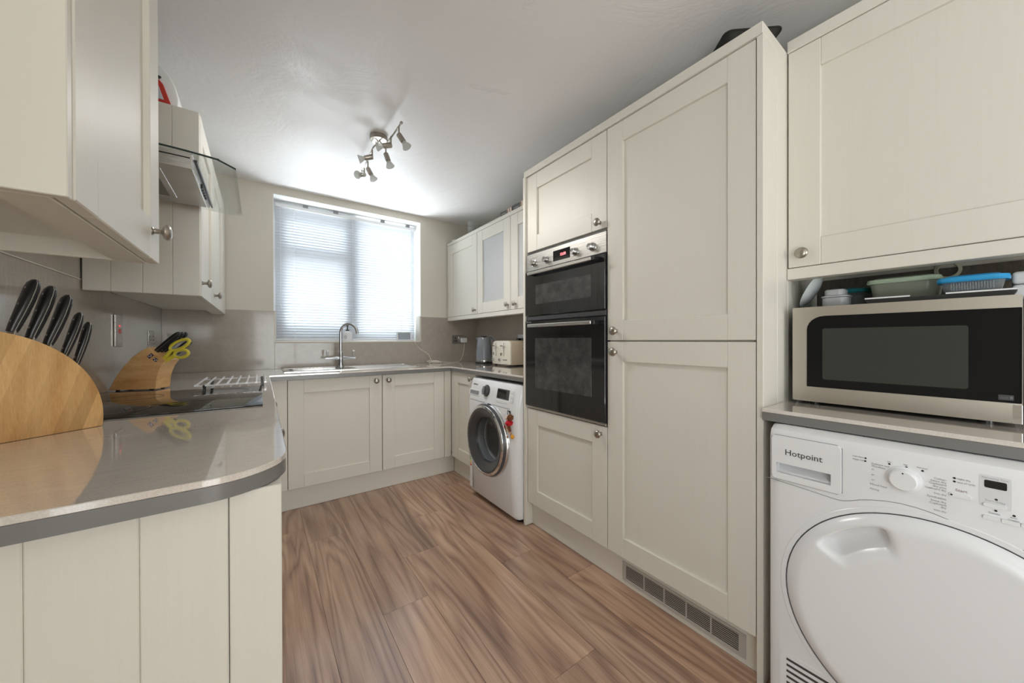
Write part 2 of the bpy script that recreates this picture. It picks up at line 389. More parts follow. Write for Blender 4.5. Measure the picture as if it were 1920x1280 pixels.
# rear glazed opening (behind the viewer)
w2 = thing('window_2', None, None, (.8, YR, .12)); w2['kind'] = 'structure'
m = MB()
for x in (-.15, .775, 1.70): m.box(x, x+.05, YR-.08, YR-.03, .12, 2.1, .004)
for z in (.12, 2.05): m.box(-.15, 1.75, YR-.08, YR-.03, z, z+.05, .004)
part('window_frame', m, UPVC, w2)
for x in (-.10, .825): part('pane', MB().box(x, x+.875, YR-.058, YR-.054, .17, 2.05), GLASS, w2)
w3 = thing('added_side_window', None, None, (XL, -1.1, .25)); w3['kind'] = 'structure'  # unseen window, added to let the side fill into the room
m = MB()
for y in (-1.80, -1.125, -.45): m.box(XL-.08, XL-.03, y, y+.05, .25, 2.1, .004)
for z in (.25, 2.05): m.box(XL-.08, XL-.03, -1.80, -.40, z, z+.05, .004)
part('window_frame', m, UPVC, w3)
for y in (-1.75, -1.075): part('pane', MB().box(XL-.058, XL-.054, y, y+.625, .30, 2.05), GLASS, w3)
# floor of laminate planks
fl = struct('floor', MB().box(XL, XR, YR, YB, -.05, -.0085), mat('underlay', (.03, .02, .015, 1), .9))
JO = {-3: .4, -2: 1.0, -1: 1.9, 0: 2.412, 1: 2.228, 2: 1.465, 3: .49, 4: 2.155, 5: 1.458, 6: 1.186, 7: .7, 8: 1.6, 9: .3}
x = .02-3*.1925
for k in range(-3, 10):
    a = max(x, XL); b = min(x+.1925, XR); x += .1925
    if b <= XL+.01 or a >= XR: continue
    if k >= 7: ymax = .9
    elif k < 0: ymax = .80
    else: ymax = 2.76
    y = JO[k]-1.3*6
    while y < ymax:
        y0 = max(y, YR); y1 = min(y+1.3, ymax); y += 1.3
        if y1-y0 < .03: continue
        part('floor_plank', MB().box(a+.0003, b-.0003, y0+.0003, y1-.0003, -.008, 0, .0007), WOOD, fl)
# ---- kitchen window with venetian blind
w = thing('window_1', None, None, ((WX0+WX1)/2, YB+.17, WZ0)); w['kind'] = 'structure'
FY0, FY1 = YB+.18, YB+.24
m = MB(); fw = .05
for (a, b, c, d) in ((WX0, WX0+fw, WZ0, WZ1), (WX1-fw, WX1, WZ0, WZ1), (WX0+fw, WX1-fw, WZ0, WZ0+fw), (WX0+fw, WX1-fw, WZ1-fw, WZ1), (.672, .742, WZ0+fw, WZ1-fw)):
    m.box(a, b, FY0, FY1, c, d, .003)
part('window_frame', m, UPVC, w)
m = MB()
m.box(WX0+fw, .672, FY0-.005, FY1-.01, 1.835, 1.90, .003)
for (a, b, c, d) in ((WX0+fw, WX0+fw+.045, WZ0+fw, 1.835), (.627, .672, WZ0+fw, 1.835), (WX0+fw+.045, .627, WZ0+fw, WZ0+fw+.045), (WX0+fw+.045, .627, 1.79, 1.835),
                    (WX0+fw, WX0+fw+.045, 1.90, WZ1-fw), (.627, .672, 1.90, WZ1-fw), (WX0+fw+.045, .627, WZ1-fw-.045, WZ1-fw), (WX0+fw+.045, .627, 1.90, 1.93)):
    m.box(a, b, FY0-.005, FY1-.01, c, d, .002)
part('sash', m, UPVC, w)
for (a, b, c, d) in ((WX0+fw+.045, .627, WZ0+fw+.045, 1.79), (WX0+fw+.045, .627, 1.93, WZ1-fw-.045), (.742, WX1-fw, WZ0+fw, WZ1-fw)):
    part('pane', MB().box(a, b, FY0+.02, FY0+.024, c, d), GLASS, w)
m = MB(); m.box(WX0, WX1, YB-.001, FY0, WZ1-.004, WZ1); m.box(WX0-.001, WX0+.004, YB-.001, FY0, WZ0, WZ1); m.box(WX1-.004, WX1+.001, YB-.001, FY0, WZ0, WZ1)
part('window_reveal', m, mat('white_gloss_reveal', (.80, .80, .79, 1), .4), w)
part('window_sill', MB().box(WX0, WX1, YB-.006, FY0, WZ0-.012, WZ0, .002), TRIM, w)
YBL = YB+.14
bl = thing('venetian_blind', 'white venetian blind lowered over the kitchen window', 'blind', ((WX0+WX1)/2, YBL, WZ1))
BX0, BX1 = .104, 1.252
m = MB(); m.box(BX0, BX1, YBL-.014, YBL+.014, WZ1-.052, WZ1-.026, .002)
part('headrail', m, WHITEP, bl)
for x in (.30, .53, .93, 1.17): part('mounting_bracket', MB().box(x, x+.035, YBL-.017, YBL+.016, WZ1-.027, WZ1-.0045, .001), MGREY, bl)
zt, zb = WZ1-.062, 1.146; NS = 47
m = MB(); a = math.radians(57)
def slat_mesh():
    b = bmesh.new(); W_ = .025; n_ = 4; rows = []
    for i in range(n_+1):
        t = i/n_-.5; h = .0018*(1-4*t*t)
        yy = t*W_*math.cos(a)+h*math.sin(a); zz = -t*W_*math.sin(a)+h*math.cos(a)
        rows.append([b.verts.new((x, yy, zz)) for x in (BX0-.678, BX1-.678)])
    for A, B in zip(rows, rows[1:]): b.faces.new((A[0], A[1], B[1], B[0]))
    return finish(b, 'slat', SLAT, None, 60)
sm_ = slat_mesh()
for i in range(NS):
    inst('slat', sm_, bl, (.678, YBL, zt+(zb-zt)*i/(NS-1)))
part('bottom_rail', MB().box(BX0, BX1, YBL-.012, YBL+.012, 1.124, 1.136, .002), WHITEP, bl)
for x in (.235, .68, 1.12):
    m = MB(); 
    for yy in (-.0145, .0145): m.cyl((x, YBL+yy, WZ1-.05), (x, YBL+yy, 1.13), .0008, n=6)
    m.cyl((x+.006, YBL-.002, WZ1-.05), (x+.006, YBL-.002, 1.13), .0007, n=6)
    part('ladder_cord', m, WHITEP, bl)
part('tilt_wand', MB().cyl((1.215, YBL-.022, WZ1-.045), (1.222, YBL-.024, 1.30), .003, n=8).cyl((1.215, YBL-.022, WZ1-.045), (1.215, YBL, WZ1-.04), .002, n=6), WHITEP, bl)
part('pull_cord', MB().cyl((.14, YBL-.02, WZ1-.05), (.14, YBL-.02, 1.42), .001, n=6).lathe([(0, 0), (.005, .004), (.003, .025), (0, .03)], (.14, YBL-.02, 1.39)), WHITEP, bl)
# ---- splashbacks
SPL_SHADE = stone('shade_darkened_panel', (0.15, 0.13, 0.11, 1), (0.045, 0.038, 0.032, 1), .2)  # speckled panel with the alcove's shadow put into its colour
def splash(name, label, boxes, trims, mt=None):
    m = MB()
    for q in boxes: m.box(*q, .0008)
    x0 = min(q[0] for q in boxes); y0 = min(q[2] for q in boxes)
    r = thing(name, label, 'splashback', (boxes[0][0], boxes[0][2], boxes[0][4]))
    part('panel', m, mt or SPL, r)
    for q in trims: part('edge_trim', MB().box(*q), TRIM, r)
    return r
ZW = .903
splash('splashback', 'taupe speckled splashback panel along the left wall below the joint line', [(XL, XL+.01, .10, YB-.009, ZW, 1.345)], [(XL, XL+.012, .10, 1.96, 1.345, 1.3485)])
splash('splashback', 'taupe splashback panel rising behind the cooker hood', [(XL, XL+.01, 1.214, 1.96, 1.349, 2.05)], [])
splash('splashback', 'taupe glossy splashback on the window wall notched around the window sill',
       [(XL+.0105, WX0+.006, YB-.009, YB, ZW, 1.349), (WX1-.006, XR-.0105, YB-.009, YB, ZW, 1.349), (WX0+.0065, WX1-.0065, YB-.009, YB, ZW, WZ0-.013)],
       [(XL+.012, WX0, YB-.0095, YB, 1.349, 1.353), (WX1, 1.545, YB-.0095, YB, 1.349, 1.353), (WX0+.004, WX0+.016, YB-.011, YB+.10, WZ0, 1.353), (WX1-.016, WX1-.004, YB-.011, YB+.10, WZ0, 1.353)])
splash('splashback', 'taupe splashback behind the kettle and toaster', [(XR-.01, XR, 1.69, YB, ZW, 1.34)], [])
splash('splashback', 'splashback in the alcove behind the microwave, shade put into its dark speckled colour', [(XR-.01, XR, -.6, .438, ZW, 1.36)], [], SPL_SHADE)

# ============================================================ CABINETS
knob_me = {}
def knobmesh():
    m = MB().lathe([(0, 0), (.0075, 0), (.0075, .002), (.005, .004), (.0045, .014), (.006, .017), (.0125, .0195), (.0155, .024), (.0145, .029), (.009, .033), (0, .0345)], (0, 0, 0), (0, 0, 1), 20)
    m.bm.transform(Matrix.Diagonal((1.22, 1.22, 1.0, 1)))
    return finish(m.bm, 'knob', NICK, None, 50)
KN = knobmesh()
ROT = {'X-': (0, -PI/2, 0), 'X+': (0, PI/2, 0), 'Y-': (PI/2, 0, 0)}
def face_pt(face, plane, u, w=0):
    return (plane-w, u) if face == 'X-' else (plane+w, u) if face == 'X+' else (u, plane-w)
def door(parent, face, plane, u0, u1, z0, z1, knob=None, st=.09, rl=.09, glass=False, name='door', th=.02):
    """plane = outer face coordinate; u0<u1 along the wall axis"""
    g = .0012
    def bx(m, a, b, c, d, w0, w1, bev=.0019):
        if face == 'X-': m.box(plane+w0, plane+w1, a, b, c, d, bev)
        elif face == 'X+': m.box(plane-w1, plane-w0, a, b, c, d, bev)
        else: m.box(a, b, plane+w0, plane+w1, c, d, bev)
    m = MB()
    a, b = u0+g, u1-g; c, d = z0+g, z1-g
    bx(m, a, a+st, c, d, 0, th); bx(m, b-st, b, c, d, 0, th)
    bx(m, a+st, b-st, c, c+rl, .0006, th); bx(m, a+st, b-st, d-rl, d, .0006, th)
    if not glass: bx(m, a+st-.002, b-st+.002, c+rl-.002, d-rl+.002, .0115, th-.002, 0)
    o = part(name, m, CREAM, parent)
    if glass:
        m = MB(); bx(m, a+st, b-st, c+rl, d-rl, .009, .013, 0)
        part('glass_pane', m, CABG, o)
    if knob:
        x, y = face_pt(face, plane, knob[0])
        k = inst('knob', KN, o, (x, y, knob[1]), ROT[face])
    return o
XF = 1.312     # tall run front
# --- back run base cabinets (doors at Y 2.70)
YD = 2.70
def base_back(label, x0, x1, kx, fill):
    r = thing('base_cabinet', label, 'cabinet', ((x0+x1)/2, YD+.3, .15))
    part('body', MB().box(x0+.002, x1-.002, YD+.022, YB-.015, .145, .745, .001), CREAMP, r)
    door(r, 'Y-', YD, x0, x1, .145, .864, (kx, .822))
    for f in fill: part('filler_strip', MB().box(f[0], f[1], YD, YD+.02, .145, .864, .001), CREAM, r)
    return r
base_back('cream shaker base cabinet under the sink, wider door left of centre', .146, .744, .700, [(.05, .144)])
base_back('cream shaker base cabinet under the window wall, beside the corner', .746, 1.248, .789, [(1.250, 1.309)])
# --- right-run corner cabinet
r = thing('base_cabinet', 'narrow cream base cabinet in the corner left of the washing machine', 'cabinet', (1.6, 2.5, .15))
part('body', MB().box(1.334, XR-.012, 2.325, 2.66, .145, .864, .001), CREAMP, r)
door(r, 'X-', XF, 2.305, 2.672, .145, .864, (2.345, .824))
part('side_panel', MB().box(1.315, XR-.012, 2.300, 2.318, 0.003, .864, .001), CREAM, r)
part('corner_post', MB().box(1.312, 1.33, 2.675, 2.698, .145, .864, .001), CREAM, r)
# --- left run base units with boarded end panel
r = thing('base_cabinet', 'long cream base unit with boarded end panel carrying the hob', 'cabinet', (-.25, 1.7, .15))
part('body', MB().box(-.525, .008, .775, 2.70, .145, .864, .001), CREAMP, r)
edges = [-.53, -.4715, -.3635, -.2565, -.1485, -.0435]
for a, b in zip(edges, edges[1:]): part('board', MB().box(a+.0002, b-.0002, .755, .774, .003, .864, .0018), CREAM, r)
part('corner_post', MB().box(-.0425, .031, .752, .80, .003, .864, .0015), CREAM, r)
for a, b in ((.803, 1.40), (1.403, 2.0), (2.003, 2.60)): door(r, 'X+', .031, a, b, .145, .864, (b-.05, .822))
part('filler_strip', MB().box(.011, .031, 2.603, 2.698, .145, .864, .001), CREAM, r)
# --- plinths
single('plinth', MB().box(.0, 1.353, 2.735, 2.752, .001, .143, .001), CREAM, 'low cream plinth under the sink cabinets along the window wall', 'plinth')
single('plinth', MB().box(-.03, -.013, .80, 2.73, .001, .143, .001), CREAM, 'low cream plinth under the left run of cabinets', 'plinth')
single('plinth', MB().box(1.353, 1.37, 2.31, 2.733, .001, .143, .001), CREAM, 'short cream plinth in the corner beside the washing machine', 'plinth')
single('plinth', MB().box(1.352, 1.369, .462, 1.665, .001, .143, .001), CREAM, 'long cream plinth under the tall oven and fridge cabinets', 'plinth')
# vent grille in the tall plinth
v_ = thing('vent_grille', 'stainless ventilation grille of thin slots set in the plinth', 'vent', (1.35, .756, .02))
F = frame_mat((1.3515, 0, 0), 'X-')
m = MB(F); W0, W1, Z0, Z1 = -1.008, -.505, .022, .107
m.box(W0, W1, -.004, 0, Z0, Z0+.012, .0005); m.box(W0, W1, -.004, 0, Z1-.010, Z1, .0005); m.box(W0, W0+.018, -.004, 0, Z0+.012, Z1-.010); m.box(W1-.022, W1, -.004, 0, Z0+.012, Z1-.010)
for i in range(1, 5):
    x = W0+.018+(W1-W0-.04)*i/5; m.box(x-.0025, x+.0025, -.004, 0, Z0+.012, Z1-.010)
part('frame', m, BRACK, v_)
part('backing', MB(F).box(W0+.01, W1-.01, -.0012, -.0002, Z0+.01, Z1-.008), DARK, v_)
for i in range(9):
    z = Z0+.0125+i*.0072; part('slat', MB(F).box(W0+.018, W1-.022, -.0038, -.0012, z, z+.0021), BRACK, v_)
# --- tall oven housing
ZT, ZTD = 2.137, 2.098
r = thing('oven_housing_cabinet', 'tall cream cabinet holding the built-in double oven', 'cabinet', (1.6, 1.36, .15))
m = MB(); m.box(1.334, XR-.012, 1.068, 1.664, .145, .715, .001); m.box(1.334, XR-.012, 1.068, 1.664, 1.640, ZTD, .001); m.box(1.86, XR-.012, 1.068, 1.664, .715, 1.640)
part('body', m, CREAMP, r)
part('side_panel', MB().box(1.298, XR-.012, 1.667, 1.685, .002, ZTD+.001, .001), CREAM, r)
door(r, 'X-', XF, 1.066, 1.665, .145, .714, (1.103, .677))
door(r, 'X-', XF, 1.066, 1.665, 1.644, ZTD, (1.106, 1.675))
r = thing('fridge_housing_cabinet', 'tall cream cabinet with two stacked long doors beside the ovens', 'cabinet', (1.6, .76, .15))
part('body', MB().box(1.334, XR-.012, .462, 1.064, .145, ZTD, .001), CREAMP, r)
door(r, 'X-', XF, .462, 1.064, .145, 1.1135, (1.015, 1.066), st=.085)
door(r, 'X-', XF, .462, 1.064, 1.1175, ZTD, (1.013, 1.161), st=.085)
part('side_panel', MB().box(1.309, 1.4295, .4405, .459, .002, ZTD+.001, .0012), CREAM, r)
for a, b in ((1.4305, 1.5325), (1.5335, 1.6355), (1.6365, 1.7385), (1.7395, 1.876)): part('board', MB().box(a, b, .4405, .459, .002, ZTD+.001, .002), CREAM, r)
single('cornice', MB().box(1.304, XR-.001, .4405, 1.685, ZTD+.002, ZT, .0015), CREAM, 'flat cream cornice board along the top of the tall cabinets', 'cornice')
# --- far right wall cabinets
XWF = 1.545
r = thing('wall_cabinet', 'cream wall cabinet with solid door in the far right corner', 'cabinet', (1.7, 2.95, 1.35))
part('body', MB().box(XWF+.022, XR-.012, 2.67, 3.258, 1.352, 2.064, .001), CREAMP, r)
door(r, 'X-', XWF, 2.668, 3.246, 1.352, 2.064, (2.700, 1.389))
part('filler_strip', MB().box(XWF, XWF+.02, 3.2465, 3.2595, 1.352, 2.064), CREAM, r)
r = thing('wall_cabinet', 'cream wall cabinet with two ribbed-glass doors above the kettle', 'cabinet', (1.7, 2.17, 1.35))
m = MB(); T_ = .016
m.box(XWF+.022, XR-.012, 1.688, 2.666, 1.352, 1.352+T_); m.box(XWF+.022, XR-.012, 1.688, 2.666, 2.048, 2.064)
for y in (1.688, 2.157, 2.650): m.box(XWF+.022, XR-.028, y, y+T_, 1.368, 2.048)
m.box(XR-.028, XR-.012, 1.688, 2.666, 1.368, 2.048)
part('body', m, CREAMP, r)
part('shelf', MB().box(XWF+.04, XR-.028, 1.704, 2.157, 1.70, 1.716), CREAMP, r)
part('shelf', MB().box(XWF+.04, XR-.028, 2.173, 2.65, 1.70, 1.716), CREAMP, r)
door(r, 'X-', XWF, 2.166, 2.665, 1.352, 2.064, (2.195, 1.394), glass=True)
door(r, 'X-', XWF, 1.690, 2.163, 1.352, 2.064, (2.095, 1.393), glass=True)
single('cornice', MB().box(XWF-.002, XR-.012, 1.688, 3.258, 2.0655, 2.094, .0015), CREAM, 'flat cream cornice board above the glass-door wall cabinets', 'cornice')
single('light_rail', MB().box(XWF-.001, XWF+.045, 1.688, 3.258, 1.316, 1.3505, .0015), CREAM, 'cream light rail under the far right wall cabinets', 'light rail')
# --- near right wall cabinet over microwave
XN = 1.52
r = thing('wall_cabinet', 'large cream wall cabinet above the microwave at the right', 'cabinet', (1.7, .1, 1.37))
part('body', MB().box(XN+.022, XR-.012, -.50, .438, 1.371, 2.128, .001), CREAMP, r)
door(r, 'X-', XN, -.49, .437, 1.371, 2.128, (.393, 1.415), st=.088)
part('cornice', MB().box(XN-.002, XR-.012, -.50, .439, 2.1295, 2.170, .0015), CREAM, r)
part('light_rail', MB().box(XN-.001, XN+.05, -.50, .439, 1.331, 1.3695, .0015), CREAM, r)
# --- left wall cabinets
XWL = -.20
r = thing('wall_cabinet', 'cream wall cabinet at the upper left nearest the viewer', 'cabinet', (-.37, .95, 1.31))
m = MB(); m.box(XL+.012, XWL-.022, .724, 1.196, 1.345, 2.12, .001); 
part('body', m, CREAMP, r)
part('side_panel', MB().box(XL+.012, XWL-.002, .7085, .7235, 1.308, 2.12, .0012), CREAMP, r)
part('side_panel', MB().box(XL+.012, XWL-.0215, 1.197, 1.2115, 1.308, 2.12, .0012), CREAMP, r)
part('light_rail', MB().box(XWL-.075, XWL-.0215, .7245, 1.1965, 1.308, 1.3445, .001), CREAMP, r)
door(r, 'X+', XWL, .7245, 1.2125, 1.308, 2.12, (1.140, 1.374), st=.083)
r = thing('wall_cabinet', 'cream boarded-side wall cabinet in the far left corner', 'cabinet', (-.37, 2.6, 1.31))
part('body', MB().box(XL+.012, XWL-.022, 1.982, 3.258, 1.335, 2.078, .001), CREAMP, r)
ed = [-.528, -.457, -.372, -.286, -.2015]
for a, b in zip(ed, ed[1:]): part('board', MB().box(a+.0002, b-.0002, 1.962, 1.9805, 1.309, 2.079, .0022), CREAM, r)
part('light_rail', MB().box(XWL-.07, XWL-.0215, 1.982, 3.258, 1.309, 1.334, .001), CREAMP, r)
door(r, 'X+', XWL, 1.983, 2.470, 1.310, 2.079, (2.010, 1.370), st=.075)
door(r, 'X+', XWL, 2.472, 3.06, 1.310, 2.079, (2.505, 1.369), st=.075)
part('filler_strip', MB().box(XWL-.02, XWL, 3.062, 3.258, 1.310, 2.079, .001), CREAM, r)

# ============================================================ WORKTOPS
def wt(label, outlines, edge):
    r = thing('worktop', label, 'worktop', (outlines[0][0][0], outlines[0][0][1], .866))
    m = MB()
    for o in outlines: m.prism(o, 'z', .8915, ZW, .0012, 1, only='caps')
    part('slab', m, WORK, r)
    m = MB()
    for o in edge: m.prism(o, 'z', .866, .891)
    part('edge_strip', m, EDGE, r)
    return r
curve = []
for i in range(15):
    t = -PI/2+PI/2*i/14; curve.append((-.075+.118*math.cos(t)*1.0, .835+.113*math.sin(t)))
left = [(XL+.0105, .720), (-.20, .7185)] + curve + [(.049, 2.672), (XL+.0105, 2.672)]
def inset(o, d): return o
SX0, SX1, SY0, SY1 = .17, .52, 2.90, 3.09
top = [left, [(XL+.0105, 2.672), (1.292, 2.672), (1.292, SY0), (XL+.0105, SY0)], [(XL+.0105, SY0), (SX0, SY0), (SX0, SY1), (XL+.0105, SY1)],
       [(SX1, SY0), (1.292, SY0), (1.292, SY1), (SX1, SY1)], [(XL+.0105, SY1), (1.292, SY1), (1.292, YB-.0095), (XL+.0105, YB-.0095)],
       [(1.292, 1.687), (XR-.0105, 1.687), (XR-.0105, YB-.0095), (1.292, YB-.0095)]]
ob = []
def off(o, e=.0016): 
    return o
lowL = [(XL+.0105, .7215), (-.20, .720)] + [(x-.001, y+.001) for x, y in curve] + [(.048, 2.673), (XL+.0105, 2.673)]
low = [lowL, [(-.4, 2.673), (1.293, 2.673), (1.293, 2.70), (-.4, 2.70)], [(1.293, 1.687), (1.33, 1.687), (1.33, 2.70), (1.293, 2.70)]]
wt('U-shaped beige quartz worktop with dark grey edge running from hob to toaster', top, low)
wt('short beige worktop with grey edge between tumble dryer and microwave', [[(1.292, -.6), (XR-.0105, -.6), (XR-.0105, .4385), (1.292, .4385)]], [[(1.2935, -.6), (1.33, -.6), (1.33, .4385), (1.2935, .4385)]])

# ============================================================ OVEN
ov = thing('double_oven', 'built-in double oven with black glass doors and steel control panel', 'oven', (1.31, 1.36, .73))
F = frame_mat((XF-.002, 0, 0), 'X-'); A, B = -1.662, -1.066
part('body', MB().box(1.318, 1.855, 1.072, 1.660, .722, 1.636), DGREY, ov)
cp = part('control_panel', MB(F).box(A, B, -.002, .008, 1.529, 1.628, .0015), STEEL, ov)
part('display', MB(F).box(-1.428, -1.300, -.003, -.0015, 1.550, 1.606, .0004), BLKG, ov)
text('12:58', ov, REDD, (XF-.0053, 1.352, 1.578), .020, 'X-', bold=.0006, name='clock_digits')
text('· · · · · · ·', ov, GREYP, (XF-.0046, 1.22, 1.602), .014)
for u in (1.592, 1.480, 1.263, 1.150):
    k = part('knob', MB().lathe([(.021, 0), (.021, .004), (.0165, .006), (.0155, .024), (.013, .0265), (0, .027)], (XF-.004, u, 1.571), (-1, 0, 0), 24), CHROME, ov)
def ovdoor(z0, z1, wy0, wy1, wz0, wz1, hz):
    d = part('door', MB(F).box(A, B, -.012, .004, z0, z1, .002), BLKG, ov)
    part('window', MB(F).box(-wy1, -wy0, -.0127, -.0118, wz0, wz1, .0003), BLKG2, d)
    m = MB(F); m.box(-1.600, -1.118, -.052, -.040, hz-.009, hz+.009, .003)
    h = part('handle', m, STEEL, ov)
    m = MB(F); m.box(-1.600, -1.575, -.041, -.011, hz-.008, hz+.008, .002); m.box(-1.1175, -1.098, -.050, -.011, hz-.010, hz+.010, .003)
    part('handle_bracket', m, BLK, ov)
    return d
ovdoor(1.264, 1.520, 1.150, 1.568, 1.328, 1.438, 1.503)
ovdoor(.733, 1.232, 1.148, 1.574, .845, 1.131, 1.203)
part('vent_strip', MB(F).box(A, B, -.006, .004, 1.236, 1.260, .001), DGREY, ov)
m = MB(F)
for x in (A+.012, A+.03, A+.045): m.box(x, x+.008, -.0135, -.0118, 1.222, 1.229)
part('hinge_cover', m, MGREY, ov)
part('lower_trim', MB(F).box(A, B, -.005, .004, .719, .731, .001), STEEL, ov)
part('door_seam', MB(F).box(A, B, -.004, .004, 1.5205, 1.5285), DARK, ov)

# ============================================================ WASHING MACHINE
wm = thing('washing_machine', 'white front-loading washing machine with dark round door', 'washing machine', (1.5, 1.99, 0))
Y0, Y1 = 1.692, 2.288
# body outline seen from the side: bulged front
prof = [(1.275, .018), (1.245, .05), (1.236, .30), (1.236, .695), (1.262, .830), (1.275, .846), (1.83, .846), (1.83, .018)]
b = MB()
def wmring(y, inn): return [(x+(inn if x < 1.5 else 0), y, z-(inn*.2 if z > .8 else 0)+(inn*.2 if z < .1 else 0)) for x, z in prof]
b.loft([wmring(Y0, .052), wmring(Y0+.006, .030), wmring(Y0+.022, .008), wmring(Y0+.045, 0), wmring(Y1-.045, 0), wmring(Y1-.022, .008), wmring(Y1-.006, .030), wmring(Y1, .052)])
wm_body = part('body', b, WHITE, wm, angle=50)
# fascia line, drawer, dial, display
def fx(z): return 1.236+(z-.695)*(.026/.135) if z > .695 else 1.236
sl = math.atan2(.026, .135)
def fas(y, z, w=0):   # frame on the tilted fascia: local x=right(-Y), y=in, z=up along the slope
    m4 = frame_mat((fx(z)-w, y, z), 'X-'); return m4 @ Matrix.Rotation(-sl, 4, 'X')
part('fascia_seam', MB().box(1.2352, 1.238, Y0+.05, Y1-.05, .698, .7005), MGREY, wm)
d = part('detergent_drawer', MB(fas(2.185, .762)).box(-.078, .070, -.003, .003, -.034, .010, .002), WHITEP, wm)
part('drawer_recess', MB(fas(2.185, .750)).box(-.062, .058, -.0038, .001, -.014, .014, .001), MGREY, d)
k = part('program_dial', MB().lathe([(.040, 0), (.040, .004), (.032, .006), (.029, .022), (.024, .025), (0, .026)], (fx(.778), 2.033, .778), (-1, 0, .19), 28), DGREY, wm)
part('dial_grip', MB(fas(2.033, .778)).box(-.006, .006, -.033, -.02, -.028, .028, .002), MGREY, wm)
d = part('display', MB(fas(1.835, .780)).box(-.068, .066, -.003, .002, -.034, .030, .002), DGREY, wm)
part('screen', MB(fas(1.835, .780)).box(-.058, .036, -.0036, -.001, -.028, .024, .0005), BLKG, d)
part('display_buttons', MB(fas(1.835, .780)).box(-.068, .066, -.0025, .001, -.058, -.040, .001), WHITEP, wm)
for z in (.800, .772, .748): part('button', MB(fas(1.738, z)).box(-.014, .014, -.003, .002, -.011, .011, .002), WHITEP, wm)
text('SAMSUNG', wm, GREYP, None, .014, M4=fas(2.19, .807, .0008) @ Matrix.Rotation(PI/2, 4, 'X'), bold=.0004)
for i in range(5):
    for (yy, al) in ((1.965, 'LEFT'),):
        text('———', wm, MGREY, None, .009, M4=fas(yy, .808-i*.014, .0008) @ Matrix.Rotation(PI/2, 4, 'X'), align=al, name='program_mark')
# round door
cx, cz, Rw = 1.985, .462, .238
fr = lambda prof_, n_=56: MB().lathe(prof_, (1.238, cx, cz), (-1, 0, 0), n_)
wd = part('door_rim', fr([(.242, 0), (.242, .012), (.236, .022)]), CHROME, wm)
wd = part('door', fr([(.236, .004), (.236, .024), (.228, .040), (.205, .047), (.192, .044), (.150, .020), (.146, .0), (.15, -.002)]), DGREY, wm, label='black round door ring')
part('chrome_ring', fr([(.231, .034), (.226, .0425), (.212, .0475), (.2105, .0455)]), CHROME, wd)
part('door_glass', fr([(.147, .012), (.143, .004), (.135, -.01), (.125, -.04), (.10, -.055), (0, -.06)]), WDOOR, wd)
DRUM = mat('drum_steel', (.50, .50, .50, 1), .3, .9)
cut(wm_body, MB().cyl((1.15, cx, cz), (1.60, cx, cz), .1495, n=48), BLK)
part('door_seal', fr([(.1490, -.002), (.145, -.02), (.150, -.06), (.1485, -.07)]), MGREY, wm)
part('drum', fr([(.1485, -.072), (.1485, -.34), (0, -.345)]), DRUM, wm)
for k in range(3):
    t_ = 2*PI*k/3+.6; c_, s__ = math.cos(t_), math.sin(t_)
    part('drum_paddle', MB().prism([(-.02, 0), (.02, 0), (.006, -.035), (-.006, -.035)], 'x', 0, .24, .002, R=Matrix.Translation((1.32, cx+.147*c_, cz+.147*s__)) @ Matrix.Rotation(t_-PI/2, 4, 'X')), DRUM, wm)
ln = MB(); random.seed(9)
for k in range(7):
    ln.tube([(1.36+.02*k, cx-.06+.02*math.sin(k*2), cz-.12+.02*k), (1.37+.02*k, cx-.10+.01*k, cz-.05+.01*k), (1.35+.02*k, cx-.05, cz-.01+.01*(k % 3)), (1.38+.02*k, cx+.03, cz-.10)], .026, 8, smooth=2)
single('laundry', ln, mat('beige_cloth', (.55, .47, .36, 1), .9), 'beige cloth inside the drum of the washing machine', 'laundry')
# stickers
lb = part('logo_sticker', MB().box(1.2345, 1.2362, 1.733, 1.765, .655, .690), BLK, wm)
text('b', wm, WHITEP, (1.2340, 1.749, .673), .030, bold=.0012, name='sticker_letter')
st = part('energy_sticker', MB().box(1.2345, 1.2362, 2.205, 2.240, .07, .335), WHITEP, wm)
for i, (c_, wd_) in enumerate((((.02, .35, .05, 1), .010), ((.25, .5, .03, 1), .013), ((.7, .6, .03, 1), .017), ((.75, .28, .02, 1), .021), ((.65, .05, .03, 1), .024))):
    z = .275-i*.014; part('energy_band', MB().box(1.2338, 1.2346, 2.236-wd_, 2.236, z, z+.010), mat('band', c_, .5), wm)
part('sticker_print', MB().box(1.2338, 1.2346, 2.212, 2.236, .305, .325), BLK, wm)
text('▪▫▪▫\n▫▪▫▪\n▪▫▫▪', wm, GREYP, (1.2340, 2.222, .14), .014, name='sticker_print')
for y in (1.74, 2.24):
    for x in (1.31, 1.78): part('foot', MB().cyl((x, y, 0.0), (x, y, .02), .02), BLK, wm)

# ============================================================ TUMBLE DRYER
td = thing('tumble_dryer', 'white tumble dryer with large oval-looking round door under the worktop', 'tumble dryer', (1.5, .11, 0))
DX = 1.25; DY0, DY1 = -.186, .412
b = MB()
def ring(y, inn): return [(DX+inn, y, .02), (DX+inn, y, .70), (DX+inn, y, .835-inn*.3), (DX+.006+inn, y, .852-inn*.3), (DX+.03+inn, y, .862-inn*.2), (1.84, y, .862), (1.84, y, .02)]
b.loft([ring(DY0, .03), ring(DY0+.006, .013), ring(DY0+.02, .003), ring(DY0+.035, 0), ring(DY1-.035, 0), ring(DY1-.02, .003), ring(DY1-.006, .013), ring(DY1, .03)])
td_body = part('body', b, WHITE, td, angle=50)
G = frame_mat((DX, 0, 0), 'X-')       # local x = -Y
